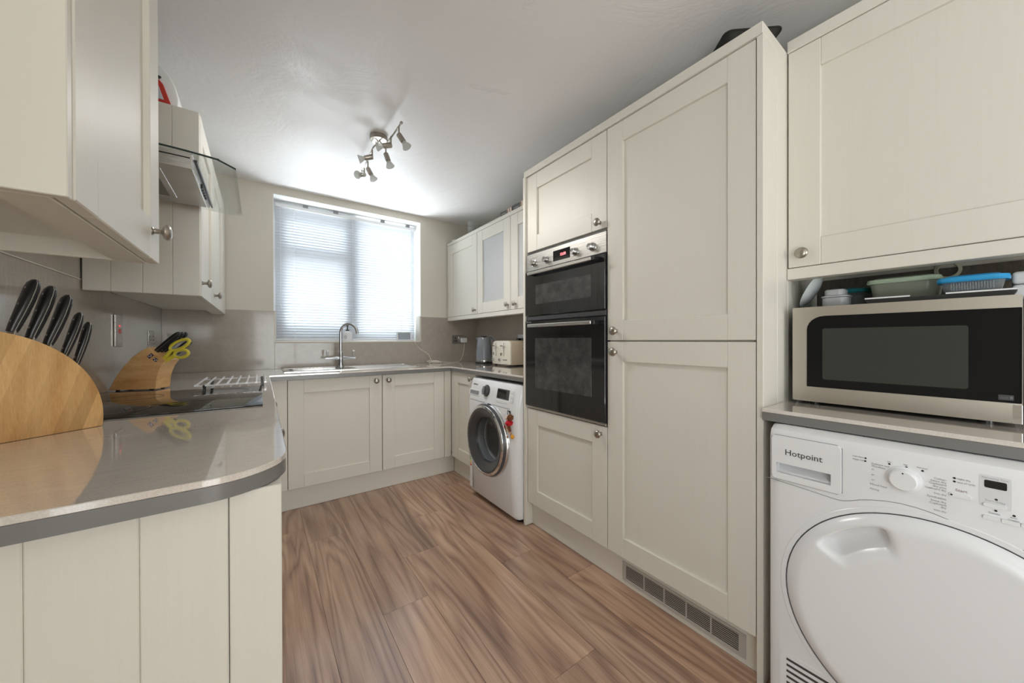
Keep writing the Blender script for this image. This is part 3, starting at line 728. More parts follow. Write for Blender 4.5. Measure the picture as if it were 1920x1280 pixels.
# fascia seam line as a thin recessed-looking bead following the photo's curve
sp = [(-.412, .703), (-.36, .700), (-.30, .696), (-.255, .692), (-.236, .694), (-.20, .712), (-.15, .725), (-.10, .7245), (-.055, .713), (-.03, .699), (.01, .692), (.05, .694), (.12, .700), (.185, .703)]
part('fascia_seam', MB().tube([(DX+.0004, -x_, z_) for x_, z_ in sp], .0011, 6, smooth=1), MGREY, td)
# drawer with recessed grip
def rrb(m, x0, x1, z0, z1, r, y0, y1, bev=.0): return m.prism(rr(x0, x1, z0, z1, r), 'y', y0, y1, bev)
for q_ in ((-.4, -.3985, .712, .832), (-.2425, -.241, .712, .832)): part('drawer_gap', MB(G).box(q_[0], q_[1], -.0006, .001, q_[2], q_[3]), MGREY, td)
for q_ in ((-.39, -.25, .706, .7075), (-.39, -.25, .8365, .8378)): part('drawer_gap', MB(G).box(q_[0], q_[1], -.0006, .001, q_[2], q_[3]), MGREY, td)
dr = part('water_drawer', MB(G).prism(rr(-.3985, -.2425, .7075, .8365, .012), 'y', -.003, .004, .0008), WHITE, td)
gp = [(DX-.02, .7565), (DX+.032, .7565), (DX+.032, .746), (DX-.02, .7135)]
for o_c in (dr, td_body): cut(o_c, MB().prism(gp, 'y', .264, .387), WHITE)
text('Hotpoint', td, DGREY, (DX-.0034, .3235, .7905), .0235, bold=.0001, xs=.97)
# dial
dl = part('program_dial', MB().lathe([(.030, 0), (.030, .003), (.0245, .004), (.0235, .016), (.021, .019), (0, .0195)], (DX, .132, .785), (-1, 0, 0), 32), WHITE, td)
part('dial_mark', MB().cyl((DX-.0195, .132, .803), (DX-.0203, .132, .803), .0015, n=10), BLK, dl)
for (y, z) in ((.1975, .818), (.198, .8105), (.156, .815), (.128, .815), (.103, .814), (.057, .812), (.057, .8045), (.0025, .784), (.003, .7605), (-.019, .7585)):
    part('indicator_light', MB().cyl((DX+.001, y, z), (DX-.0008, y, z), .0021, n=10), BLK, td)
PRT = mat('pale_grey_print', (.40, .40, .41, 1), .5)
def tx(s, y, z, size=.0062, al='LEFT', mt=PRT): return text(s, td, mt, (DX-.0006, y, z), size, align=al)
tx('Delicate and\nWoollens', .187, .805); tx('45', .187, .793, .005); tx('60', .187, .780, .005); tx('30', .187, .767, .005)
tx('Mixed heat', .190, .756, .0068); tx('Airing', .190, .7445, .0068)
tx('clean filter', .222, .8185, .005); tx('empty water', .222, .811, .005)
tx('low', .159, .8205, .0045); tx('high', .133, .8205, .0045); tx('fast iron', .112, .8205, .005)
tx('Cotton\nExtra dry', .068, .800, .0062, 'RIGHT'); tx('Cupboard\ndry plus', .068, .788, .0062, 'RIGHT'); tx('Cupboard dry', .068, .779, .0055, 'RIGHT'); tx('Iron dry', .068, .769, .0055, 'RIGHT')
tx('Synthetics', .068, .760, .007, 'RIGHT'); tx('Extra dry', .068, .752, .006, 'RIGHT'); tx('Cupboard\ndry', .068, .743, .006, 'RIGHT'); tx('Iron dry', .068, .731, .0055, 'RIGHT')
tx('night dry', .053, .812, .005); tx('end of cycle', .053, .8045, .005)
tx('Start', .0475, .7865, .0085, 'CENTER', mat('red_print', (.38, .28, .30, 1), .6))
m = rrb(MB(G), -.0645, -.034, .7705, .7795, .004, -.003, .002, .0008); sb = part('start_button', m, WHITEP, td)
part('indicator_light', MB().cyl((DX-.002, .061, .775), (DX-.0036, .061, .775), .0018, n=10), BLK, td)
part('display_frame', rrb(MB(G), -.024, .016, .765, .832, .003, -.0005, .002), mat('panel_outline', (.70, .71, .73, 1), .3), td)
part('display', rrb(MB(G), -.0175, .0105, .806, .822, .0025, -.0012, .002), BLKG, td)
tx('Remaining Time', .004, .8265, .0052, 'CENTER')
part('button', rrb(MB(G), -.019, .0105, .766, .7745, .004, -.004, .002, .001), WHITEP, td)
tx('Start delay', .004, .779, .006, 'CENTER')
for (a, b2) in ((-.019, .003), (.0038, .026), (.0268, .049)): part('button', rrb(MB(G), a, b2, .7395, .7475, .0018, -.004, .002, .001), WHITEP, td)
tx('Gentle', .005, .754, .0055, 'CENTER'); tx('Anti\nCrease', -.0185, .7515, .005, 'CENTER')
# round door
DCY, DCZ, DR = .085, .425, .277
def dlathe(p_, n_=72): return MB().lathe(p_, (DX, DCY, DCZ), (-1, 0, 0), n_)
part('door_gap', dlathe([(.2785, .0), (.2785, .0012), (.270, .0012), (.270, 0)]), DGREY, td)
part('door_surround', dlathe([(.292, 0.0002), (.290, .0022), (.2795, .0022), (.2795, .0)]), WHITE, td)
# door disc as a polar grid, so the finger recess is real geometry
def doormesh():
    b = bmesh.new(); NR, NA = 46, 168; rows = []
    for i in range(NR+1):
        r_ = DR*(i/NR)
        if i == 0: rows.append(None); continue
        row = []
        for k in range(NA):
            th = 2*PI*k/NA; e = (r_/DR)
            h = .024*(1-max(0, (e-.86)/.14)**2.2)-.006*(1-e*e)
            if e < .86: h = .024-.006*(1-e*e) + .0
            # recess: an annular segment near the rim at upper left
            da = (math.degrees(th)-126); rad = r_/DR
            wa = 1/(1+math.exp(max(-30, min(30, (abs(da)-17)/.9)))); wr = max(0, min(1, (rad-.63)/.20)); wr = wr*wr*(3-2*wr)/(1+math.exp(max(-30, min(30, (rad-.885)/.006))))
            h -= .040*wa*wr
            row.append(b.verts.new((DX-h, DCY-r_*math.cos(th), DCZ+r_*math.sin(th))))
        rows.append(row)
    c0 = b.verts.new((DX-.018, DCY, DCZ))
    for k in range(NA): b.faces.new((c0, rows[1][k], rows[1][(k+1) % NA]))
    for i in range(1, NR):
        for k in range(NA): j = (k+1) % NA; b.faces.new((rows[i][k], rows[i+1][k], rows[i+1][j], rows[i][j]))
    bmesh.ops.recalc_face_normals(b, faces=b.faces[:])
    return b
cut(td_body, MB().cyl((DX-.02, DCY, DCZ), (DX+.06, DCY, DCZ), .2705, n=72), WHITE)
mm = MB(); mm.bm = doormesh(); part('door', mm, WHITE, td, angle=80)
# lower left grille
part('grille_panel', rrb(MB(G), -.378, -.19, .03, .203, .010, -.0012, .002), WHITE, td)
for i in range(9):
    z = .183-i*.017; part('grille_slot', MB(G).box(-.362, -.21, -.0018, .001, z, z+.007, .0003), DGREY, td)
for y in (-.13, .36):
    for x in (1.31, 1.78): part('foot', MB().cyl((x, y, 0), (x, y, .021), .02), BLK, td)

# ============================================================ MICROWAVE
mw = thing('microwave', 'steel-framed microwave with black glass door above the tumble dryer', 'microwave', (1.68, .19, ZW))
MX = 1.50; G = frame_mat((MX, 0, 0), 'X-')
part('body', MB().box(MX+.012, 1.865, -.030, .412, .918, 1.226, .004), DGREY, mw)
# face frame with rounded corner aperture
def facering(m, outer, inner, y0, y1):
    n_ = len(outer)
    b = bmesh.new(); o0 = [b.verts.new((p[0], y0, p[1])) for p in outer]; i0 = [b.verts.new((p[0], y0, p[1])) for p in inner]
    o1 = [b.verts.new((p[0], y1, p[1])) for p in outer]; i1 = [b.verts.new((p[0], y1, p[1])) for p in inner]
    for k in range(n_):
        j = (k+1) % n_
        b.faces.new((o0[k], o0[j], i0[j], i0[k])); b.faces.new((o1[k], o1[j], i1[j], i1[k])); b.faces.new((o0[k], o0[j], o1[j], o1[k])); b.faces.new((i0[k], i0[j], i1[j], i1[k]))
    bmesh.ops.recalc_face_normals(b, faces=b.faces[:]); return m.add(b)
outer = rr(-.415, .034, .914, 1.228, .004, 6)
def rr4(x0, x1, y0, y1, rs, n=6):
    o = []
    for cx_, cy_, a_, sx, sy, r in ((x1, y1, 0, -1, -1, rs[0]), (x0, y1, 90, 1, -1, rs[1]), (x0, y0, 180, 1, 1, rs[2]), (x1, y0, 270, -1, 1, rs[3])):
        for i in range(n+1):
            t = math.radians(a_+90*i/n); o.append((cx_+sx*r+r*math.cos(t), cy_+sy*r+r*math.sin(t)))
    return o
inner = rr4(-.377, .0332, .963, 1.197, (.002, .045, .003, .002))
MWS = mat('brushed_microwave_steel', (.52, .48, .42, 1), .38, .75)
part('front_frame', facering(MB(G), outer, inner, -.010, .012), MWS, mw)
d = part('door', MB(G).prism(inner, 'y', -.006, .008), mat('microwave_black_glass', (.012, .012, .012, 1), .1, spec=.15), mw, label='black glass door and control area')
WIN = mat('microwave_mesh_window', (.05, .052, .046, 1), .2, spec=.2)
part('mesh_window', rrb(MB(G), -.337, -.046, .990, 1.156, .006, -.0068, -.004), WIN, d)
m = MB(G); m.box(-.0005, .022, -.0066, -.005, .969, .982, .0002); part('rating_label', m, DGREY, d)
text('▭ 8', mw, MGREY, (MX-.0075, -.012, .9755), .010)
part('hinge_cap', MB(G).box(.020, .034, -.0105, -.009, .914, .960, .0005), CHROME, mw)
for y in (.37, .02):
    for x in (1.55, 1.80): part('foot', MB().cyl((x, y, ZW), (x, y, .919), .014), BLK, mw)

# things on the microwave
MT = 1.2285
def tub(name, label, x0, x1, y0, y1, z0, z1, mt, lid, lz=None, ribs=0, taper=.012, group=None):
    r = thing(name, label, 'container', ((x0+x1)/2, (y0+y1)/2, z0), group)
    def rg(i, z, rad=.02): return [(p[0], p[1], z) for p in rr(x0+i, x1-i, y0+i, y1-i, rad, 4)]
    m = MB(); m.loft([rg(taper, z0), rg(taper-.002, z0+.004), rg(0, z1)])
    o = part('tub', m, mt, r)
    if lid:
        m = MB(); m.loft([rg(-.005, z1-.009, .024), rg(-.007, z1-.005, .026), rg(-.005, z1+.004, .024), rg(.006, z1+.006, .02), rg(.010, z1+.009, .018)])
        part('lid', m, lid, r)
    if ribs:
        n_ = ribs
        for i in range(n_):
            y = y0+.02+(y1-y0-.04)*i/(n_-1); part('rib', MB().cyl((x0+taper-.002, y, z0+.004), (x0-.001, y, z1-.012), .0016, n=6), mt, r)
    return r
tub('food_container', 'large container with pale green clip lid on the microwave', 1.60, 1.80, .103, .247, MT, 1.305, TUBGR, GREEN)
tub('food_container', 'clear container with teal lid beside the green one', 1.68, 1.80, .262, .372, MT, 1.292, TUBG, TEAL)
tub('food_container', 'small pale grey tub with raised lid in front of the teal-lidded one', 1.575, 1.645, .292, .360, MT, 1.262, GREYTUB, None, taper=.002)
m = MB(); m.prism(rr(1.572, 1.648, .296, .364, .02), 'z', 1.2625, 1.268, .001); m.prism(rr(1.580, 1.640, .304, .356, .018), 'z', 1.268, 1.292, .003)
tr_ = thing('baking_tray', 'flat black tray with pale rim lying on the microwave', 'tray', (1.62, .1, MT))
m = MB(); m.prism([(.236, MT), (.245, 1.243), (-.028, 1.243), (-.020, MT)], 'x', 1.525, 1.597, .001)
part('base', m, BLKM, tr_)
for q_ in ((.150, .243), (-.026, .085)): part('rim', MB().box(1.523, 1.5255, q_[0], q_[1], 1.2435, 1.2475), WHITEP, tr_)
g_ = tub('food_container', 'ribbed clear container with bright blue lid at the right', 1.5275, 1.5965, -.012, .096, 1.2485, 1.283, TUBG, BLUE, ribs=16, taper=.008)
m = single('tub_lid', m, GREYTUB, 'pale grey stacked lid resting on the small grey tub', 'lid') if False else m
cap_ = MB(); cap_.prism(rr(1.572, 1.648, .290, .362, .02), 'z', 1.2630, 1.268, .001); cap_.prism(rr(1.580, 1.640, .300, .354, .018), 'z', 1.268, 1.290, .003)
single('small_tub', cap_, GREYTUB, 'smaller upturned grey tub stacked on the grey tub', 'container')
for i, (z0, z1) in enumerate(((MT, 1.262), (1.2635, 1.296))):
    m = MB(); m.box(1.60, 1.70, -.16, -.020, z0, z1, .008, 3)
    single('white_box', m, WHITEP, ('lower' if i == 0 else 'upper')+' of two stacked white plastic boxes at the right end of the microwave', 'box')
# plate leaning at the left
F_ = Matrix.Translation((1.62, .385, 1.2285+.062)) @ Matrix.Rotation(math.radians(-62), 4, 'X')
m = MB(F_); m.lathe([(0, .0), (.03, .0), (.038, .002), (.062, .010), (.064, .012), (.060, .012), (.036, .005), (0, .003)], (0, 0, 0), (0, 0, 1), 40)
single('side_plate', m, mat('glazed_white_plate', (.62, .66, .66, 1), .2), 'white plate leaning against the boarded panel on the microwave', 'plate')
# scalloped plate between panel and microwave
m = MB(); pts = []
for i in range(60):
    t = 2*PI*i/60; r_ = .052+.0022*math.cos(10*t); pts.append((1.588+r_*math.cos(t), .957+r_*1.0*math.sin(t)))
m.prism(pts, 'y', .4195, .4255, .0015)
single('scalloped_dish', m, WHITEP, 'white scalloped dish standing between boarded panel and microwave', 'dish')
# cable grommet
m = MB().lathe([(.030, 0), (.030, .005), (.022, .006), (.021, 0)], (XR-.0105, .100, 1.352), (-1, 0, 0), 28)
single('wall_grommet', m, mat('ivory_plastic', (.42, .42, .32, 1), .4), 'round ivory cable grommet on the dark alcove wall', 'grommet')

# ============================================================ HOB, HOOD
hb = thing('hob', 'black glass induction hob set in the left worktop', 'hob', (-.24, 1.75, ZW))
part('glass_top', MB().box(-.505, .008, 1.442, 2.060, ZW+.0005, .9085, .0015, 2), HOB, hb)
m = MB()
for (x, y, r_) in ((-.38, 1.60, .09), (-.13, 1.62, .075), (-.38, 1.90, .075), (-.13, 1.90, .09)):
    m.lathe([(r_, 0), (r_+.002, 0), (r_+.002, .0002), (r_, .0002), (r_, 0)], (x, y, .9084), (0, 0, 1), 48)
part('zone_marking', m, DGREY, hb)
hd = thing('cooker_hood', 'curved glass and steel extractor hood between the left wall cabinets', 'cooker hood', (XL+.02, 1.75, 1.65))
m = MB()
def hoodprof(y0, y1, steps=10):
    b = bmesh.new(); top_, bot_ = [], []
    xs = [XL+.012+( -.062-(XL+.012))*i/steps for i in range(steps+1)]
    def zf(x): 
        q = max(0, (x+.26)/.2); return 1.705-.012*q*q
    for x in xs:
        # rounded outer corners in plan
        q = 0 if x < -.10 else (1-math.sqrt(max(0, 1-((x+.10)/.038)**2)))*.036
        top_.append([b.verts.new((x, y0+q, zf(x)+.003)), b.verts.new((x, y1-q, zf(x)+.003))])
        bot_.append([b.verts.new((x, y0+q, zf(x)-.003)), b.verts.new((x, y1-q, zf(x)-.003))])
    fs = []
    for i in range(steps):
        b.faces.new((top_[i][0], top_[i+1][0], top_[i+1][1], top_[i][1])); b.faces.new((bot_[i][0], bot_[i+1][0], bot_[i+1][1], bot_[i][1]))
        for s_ in (0, 1): fs.append(b.faces.new((top_[i][s_], top_[i+1][s_], bot_[i+1][s_], bot_[i][s_])))
    fs.append(b.faces.new((top_[-1][0], top_[-1][1], bot_[-1][1], bot_[-1][0])))
    for f in fs[0::2][:steps]: f.material_index = 1
    bmesh.ops.recalc_face_normals(b, faces=b.faces[:]); return b
m.bm = hoodprof(1.455, 2.052)
part('glass_canopy', m, [HOODG, GEDGE], hd)
part('side_edge', MB().tube([(XL+.014, 1.4545, 1.705), (-.26, 1.4545, 1.705), (-.18, 1.4545, 1.703), (-.102, 1.4545, 1.6975)], .003, 6), GEDGE, hd)
m = MB(); m.loft([[(XL+.012, 1.46, 1.652), (-.170, 1.46, 1.652), (-.170, 1.46, 1.698), (XL+.012, 1.46, 1.698)], [(XL+.012, 1.845, 1.652), (-.170, 1.845, 1.652), (-.170, 1.99, 1.698), (XL+.012, 1.99, 1.698)]])
part('body', m, STEEL, hd, angle=20)
m = MB(); m.prism([(1.46, 1.651), (1.846, 1.651), (1.93, 1.678), (1.93, 1.6985), (1.46, 1.6985)], 'x', -.170, -.166, .0005)
part('front_strip', m, BRIGHT, hd)
part('sliding_strip', MB().box(-.166, -.160, 1.50, 1.975, 1.6905, 1.6985, .001), DGREY, hd)
for i in range(5): part('button', MB().box(-.1665, -.162, 1.655+i*.028, 1.673+i*.028, 1.662, 1.678, .001), BLK, hd)
part('side_slot', MB().box(XL+.02, -.172, 1.4588, 1.4602, 1.683, 1.6862), DARK, hd)
fl_ = part('filter_frame', MB().box(-.500, -.245, 1.50, 1.78, 1.6495, 1.652, .001), STEEL, hd)
part('filter_mesh', MB().box(-.485, -.262, 1.515, 1.765, 1.6482, 1.6497), mat('filter_mesh_metal', (.22, .21, .19, 1), .5, .6), fl_)
part('chimney', MB().box(XL+.012, -.385, 1.62, 1.86, 1.7085, 2.31, .001), STEEL, hd)

# ============================================================ KNIFE BLOCKS
# large half-round block at the left
P0 = Vector((-.448, 1.237, 0)); u_ = Vector((.745, .667, 0)).normalized(); nb = Vector((-u_.y, u_.x, 0))   # nb points away from camera
def bm4(P, u, n): 
    m4 = Matrix.Identity(4)
    for i in range(3): m4[i][0] = u[i]; m4[i][1] = n[i]; m4[i][2] = (0, 0, 1)[i]; m4[i][3] = P[i]
    return m4
BM = bm4(P0, u_, nb)
kb = thing('knife_block', 'large half-round wooden knife block at the left front of the worktop', 'knife block', (P0.x, P0.y, ZW))
pts = [(-.040, ZW+.0005), (.1605, ZW+.0005)]
for i in range(31):
    t = math.radians(-6+i*(93.5+6-0)/30)
    x = -.053+.2165*math.cos(t); z = .932+.2165*math.sin(t)
    if x > -.040: pts.append((x, z))
pts.append((-.040, 1.1478))
part('block', MB(BM).prism(pts, 'y', 0, .068, .002, 2, only='caps'), BEECH, kb)
def knife(label, P, u, n, base, tip, thick, wide, dpt, group, bend=.012, rivets=3, blade=.05):
    """handle lofted from base to tip in the (s,z) plane; wide along n, thick in plane"""
    b0 = Vector(P)+u*base[0]+n*dpt+Vector((0, 0, base[1])); t0 = Vector(P)+u*tip[0]+n*dpt+Vector((0, 0, tip[1]))
    ax = (t0-b0); L = ax.length; ax.normalize(); side = ax.cross(n).normalized()
    r = thing('kitchen_knife', label, 'knife', b0, group)
    def sec(t, th, wd, cc=None):
        c = b0+ax*(L*t)+n*(bend*(math.sin(t*PI)*-1)); o = []
        for k in range(14):
            q = 2*PI*k/14; cx_, sx_ = math.cos(q), math.sin(q)
            e = .6; o.append(c+side*(th/2*math.copysign(abs(cx_)**e, cx_))+n*(wd/2*math.copysign(abs(sx_)**e, sx_)))
        return o
    st_ = [(0, .75, .62), (.12, .9, .66), (.35, 1, .80), (.6, 1.05, .98), (.82, 1, 1.0), (.93, .85, .85), (1, .4, .45)]
    m = MB(); m.loft([sec(t, thick*a, wide*b_) for t, a, b_ in st_]); part('handle', m, BLK, r, angle=60)
    m = MB(); m.loft([sec(t, .0026, wide*b_*1.035+.0006) for t, a, b_ in st_]); part('tang', m, STEEL, r)
    m = MB()
    for q in (.18, .5, .82)[:rivets]:
        c = b0+ax*(L*q)+n*(bend*-math.sin(q*PI)); m.cyl(c-side*(thick*.53), c+side*(thick*.53), .0022, n=10)
    part('rivet', m, STEEL, r)
    m = MB(); m.loft([[b0+ax*t+side*(.0012*a)+n*(wide*.42*b_) for a, b_ in ((1, 1), (1, -1), (-1, -1), (-1, 1))] for t in (-blade, .002)]); part('blade', m, STEEL, r)
    return r
Kb = [((.0305, 1.1455), (.0635, 1.262), .0195, .030, .030), ((.057, 1.131), (.089, 1.251), .0190, .030, .030), ((.083, 1.115), (.116, 1.233), .0185, .029, .030), ((.108, 1.086), (.1365, 1.192), .0150, .023, .030), ((.1285, 1.064), (.152, 1.169), .0135, .020, .030)]
nm = ['leftmost and largest', 'second from the left', 'middle', 'short fourth', 'rightmost and shortest']
for (ba, ti, th, wd, dp), n_ in zip(Kb, nm):
    d_ = (Vector((ti[0], ti[1]))-Vector((ba[0], ba[1]))).normalized(); ba2 = (ba[0]-d_.x*.004, ba[1]-d_.y*.004)
    knife(n_+' black-handled knife in the large half-round block', P0, u_, nb, ba2, ti, th, wd, dp, 'knives in the large round block', bend=.004)
# small block beyond the hob
P1 = Vector((-.549+.024, 2.249, 0)); u1 = Vector((.935, -.353, 0)).normalized(); n1_ = Vector((-u1.y, u1.x, 0))
P1 = Vector((-.549, 2.25, 0))+n1_*.0
BM1 = bm4(P1, u1, n1_)
kb2 = thing('knife_block', 'small curved wooden knife block behind the hob', 'knife block', (P1.x+.1, P1.y, ZW))
top_c = [(.020, .9085), (.045, .965), (.072, 1.010), (.105, 1.052), (.130, 1.074), (.159, 1.093)]
prof = top_c + [(.222, 1.033), (.207, 1.010), (.196, .983), (.189, .950), (.186, .9085)]
part('block', MB(BM1).prism(prof, 'y', .0, .095, .0015, 1, only='caps'), BEECH2, kb2)
m = MB(BM1)
for s_, q in ((.045, .012), (.045, .083), (.165, .012), (.165, .083)): m.box(s_-.006, s_+.006, q-.005, q+.005, ZW+.0003, .9087, .001)
part('foot', m, BLK, kb2)
for k, (s_, z_) in enumerate(((.168, 1.055), (.186, 1.038))):
    m = MB(BM1 @ Matrix.Translation((s_, 0, z_)) @ Matrix.Rotation(math.radians(-42 if k == 0 else 38), 4, 'Y'))
    m.box(-.011 if k == 0 else -.008, .011 if k == 0 else .008, -.0006, .0, -.007, .007)
    lo = part('emblem_label', m, PURP, kb2)
    m = MB(BM1 @ Matrix.Translation((s_, 0, z_)) @ Matrix.Rotation(math.radians(-42 if k == 0 else 38), 4, 'Y'))
    for (a_, c_) in ((-.007, .001), (-.002, -.004), (.003, .0)): m.box(a_, a_+.0035, -.0009, -.0005, c_-.001, c_+.0035)
    part('emblem_print', m, WHITEP, lo)
dirk = Vector((.72, .69))
def k2(label, t, length, th, wd, dp, grp):
    bs = (.159+.063*t, 1.093-.060*t); ba = (bs[0]-dirk.x*.004, bs[1]-dirk.y*.004); ti = (bs[0]+dirk.x*length, bs[1]+dirk.y*length)
    knife(label, P1, u1, n1_, ba, ti, wd, th, dp, grp, bend=0.0, blade=.05)
G2 = 'knives in the small curved block'
k2('front large black-handled riveted knife in the small block', .30, .122, .012, .024, .020, G2)
k2('middle large black-handled knife in the small block', .30, .122, .012, .024, .045, G2)
k2('rear large black-handled knife in the small block', .30, .122, .012, .024, .070, G2)
k2('lower small black-handled knife behind the scissors', .72, .100, .010, .018, .060, G2)
k2('rearmost small black-handled knife behind the scissors', .72, .100, .010, .018, .082, G2)
sc = thing('scissors', 'yellow-handled kitchen scissors in the small knife block', 'scissors', (P1+u1*.2+n1_*.015+Vector((0, 0, 1.06))))
SM = BM1 @ Matrix.Translation((.197, .012, 1.041))
def loop(cx_, cz_, a_, b_, rot, r_, nn=28):
    o = []
    for k in range(nn):
        t = 2*PI*k/nn; x_ = a_*math.cos(t); z_ = b_*math.sin(t); o.append((cx_+x_*math.cos(rot)-z_*math.sin(rot), 0, cz_+x_*math.sin(rot)+z_*math.cos(rot)))
    return o
lp1 = part('upper_handle', MB(SM).tube(loop(.072, .062, .040, .0165, math.radians(30), 0), .0070, 8, closed=True).tube([(.042, 0, .040), (.020, 0, .010), (.002, 0, -.012)], .008, 8, smooth=1), YEL, sc)
lp2 = part('lower_handle', MB(SM).tube(loop(.078, .022, .026, .0165, math.radians(12), 0), .0070, 8, closed=True).tube([(.054, 0, .014), (.028, 0, -.002), (.004, 0, -.018)], .009, 8, smooth=1), YEL, sc)
part('grip_lining', MB(SM).tube(loop(.072, .062, .033, .0105, math.radians(30), 0), .0028, 6, closed=True).tube(loop(.078, .022, .0195, .0105, math.radians(12), 0), .0028, 6, closed=True), MGREY, sc)
part('blade', MB(SM).box(-.02, .004, -.0015, .0015, -.045, .0), STEEL, sc)

# ============================================================ TRIVET RACK
tv = thing('cooling_rack', 'small steel wire rack on black feet behind the hob', 'rack', (-.11, 2.28, ZW))
bars = [(-.232+.0362*i) for i in range(8)]
for x in bars: part('bar', MB().cyl((x, 2.075, .9215), (x, 2.50, .9215), .0048, n=10), RACK, tv)
m = MB()
for y in (2.115, 2.445): m.cyl((-.238, y, .9160), (.029, y, .9160), .0032, n=8)
part('cross_rod', m, RACK, tv)
for x in (-.205, .010):
    for y in (2.115, 2.445): part('foot', MB().box(x-.006, x+.006, y-.006, y+.006, ZW+.0003, .9195, .002), BLK, tv)

# ============================================================ SINK AND TAP
sk = thing('sink', 'stainless steel inset sink with drainer under the window', 'sink', (.62, 3.0, ZW))
m = MB(); zr = .907
sx0, sx1, sy0, sy1 = .135, 1.085, 2.835, 3.185
for q in ((sx0, SX0+.004, sy0, sy1), (SX1-.004, .60, sy0, sy1), (SX0+.004, SX1-.004, sy0, SY0+.004), (SX0+.004, SX1-.004, SY1-.004, sy1), (.60, sx1, sy0, 2.87), (.60, sx1, 3.15, sy1), (1.05, sx1, 2.87, 3.15)):
    m.box(q[0], q[1], q[2], q[3], ZW+.0004, zr)
m.box(.60, 1.05, 2.87, 3.15, ZW+.0004, .9045)
part('deck', m, BRIGHT, sk)
part('rim', MB().tube([(p[0], p[1], zr) for p in rr(sx0+.003, sx1-.003, sy0+.003, sy1-.003, .03, 5)], .0035, 8, closed=True), BRIGHT, sk)
m = MB()
def rg2(i, z, rad=.05): return [(p[0], p[1], z) for p in rr(SX0+.004+i, SX1-.004-i, SY0+.004+i, SY1-.004-i, rad, 5)]
m.loft([rg2(0, zr, .03), rg2(.001, .80, .03), rg2(.02, .757, .03)], closed_caps=False)
m.loft([rg2(.02, .757, .03), rg2(.021, .7565, .03)])
part('bowl', m, BRIGHT, sk)
for i in range(9): part('drainer_ridge', MB().cyl((.62, 2.89+i*.03, .9050), (1.04, 2.89+i*.03, .9050), .0022, n=6), BRIGHT, sk)
tp = thing('mixer_tap', 'brushed steel swan-neck mixer tap with two white-tipped levers', 'tap', (.536, 3.13, zr))
TX, TY = .536, 3.135
TM = mat('satin_tap_steel', (.55, .56, .58, 1), .22, 1)
part('base', MB().lathe([(.026, 0), (.026, .004), (.019, .010), (.018, .045), (.0205, .060), (.0205, .085), (.016, .097), (.015, .112), (.0165, .114), (.0165, .121), (.0125, .124)], (TX, TY, zr), n=24), TM, tp)
dxy = Vector((.70, -.70, 0)).normalized(); pts = [(TX, TY, zr+.12), (TX, TY, 1.10), (TX, TY, 1.185)]
for i in range(1, 13):
    t = PI*i/12*.93; c_ = Vector((TX, TY, 1.185))+dxy*.073; p_ = c_-dxy*.073*math.cos(t)+Vector((0, 0, .073*math.sin(t))); pts.append(tuple(p_))
pts.append((pts[-1][0]+dxy.x*.004, pts[-1][1]+dxy.y*.004, pts[-1][2]-.025))
part('spout', MB().tube(pts, .0115, 14, smooth=1), TM, tp)
for s_ in (-1, 1):
    a_ = part('handle', MB().lathe([(.017, .010), (.015, .03), (.010, .055), (.0085, .075), (.0085, .112), (0, .114)], (TX, TY, zr+.073), (s_, 0, -.03), 16), TM, tp)
    lv = MB().lathe([(.0045, 0), (.0065, .03), (.0082, .052)], (TX+s_*.097, TY, zr+.072), (0, 0, 1), 14); part('lever', lv, TM, a_)
    part('lever_tip', MB().lathe([(.0082, .052), (.0088, .056), (.007, .063), (0, .065)], (TX+s_*.097, TY, zr+.072), (0, 0, 1), 14), WHITEP, a_)

# ============================================================ SILL ITEMS
sd = thing('soap_dispenser', 'white printed soap dispenser with grey pump on the window sill', 'soap dispenser', (.625, 3.335, WZ0))
part('bottle', MB().lathe([(0, 0), (.036, 0), (.038, .003), (.038, .070), (.034, .078), (.016, .083), (.014, .088), (0, .088)], (.625, 3.335, WZ0+.0005)), WHITE, sd)
part('pump', MB().lathe([(.015, 0), (.015, .010), (.006, .012), (.005, .040), (.010, .042), (.010, .050), (0, .052)], (.625, 3.335, WZ0+.0885), n=16).cyl((.625, 3.335, WZ0+.135), (.588, 3.315, WZ0+.130), .004, n=8), DGREY, sd)
m = MB(bm4((.625-.022, 3.335-.032, WZ0+.036), Vector((.81, -.585, 0)), Vector((.585, .81, 0))))
m.tube([(.0115*math.cos(t*PI/8), 0, .0135*math.sin(t*PI/8)) for t in range(16)], .0012, 6, closed=True); m.tube([(.006, 0, -.003), (.0, 0, -.007), (-.005, 0, 0), (0, 0, .006), (.006, 0, .003)], .0012, 6)
part('printed_emblem', m, GREYP, sd)
dv = thing('picture_frame', 'small white-framed screen leaning at the right end of the window sill', 'frame', (1.13, 3.33, WZ0))
FM = Matrix.Translation((1.13, 3.335, WZ0+.0012)) @ Matrix.Rotation(math.radians(-8), 4, 'X')
m = MB(FM); m.box(-.072, .072, 0, .010, 0, .012, .002); m.box(-.072, .072, 0, .010, .080, .088, .002); m.box(-.072, -.060, 0, .010, .012, .08, .002); m.box(.060, .072, 0, .010, .012, .080, .002)
part('frame', m, WHITEP, dv)
part('screen', MB(FM).box(-.060, .060, .003, .008, .012, .080), mat('pale_screen', (.32, .37, .42, 1), .08), dv)
part('stand', MB().box(1.10, 1.16, 3.352, 3.385, WZ0+.0004, WZ0+.006, .001), WHITEP, dv)
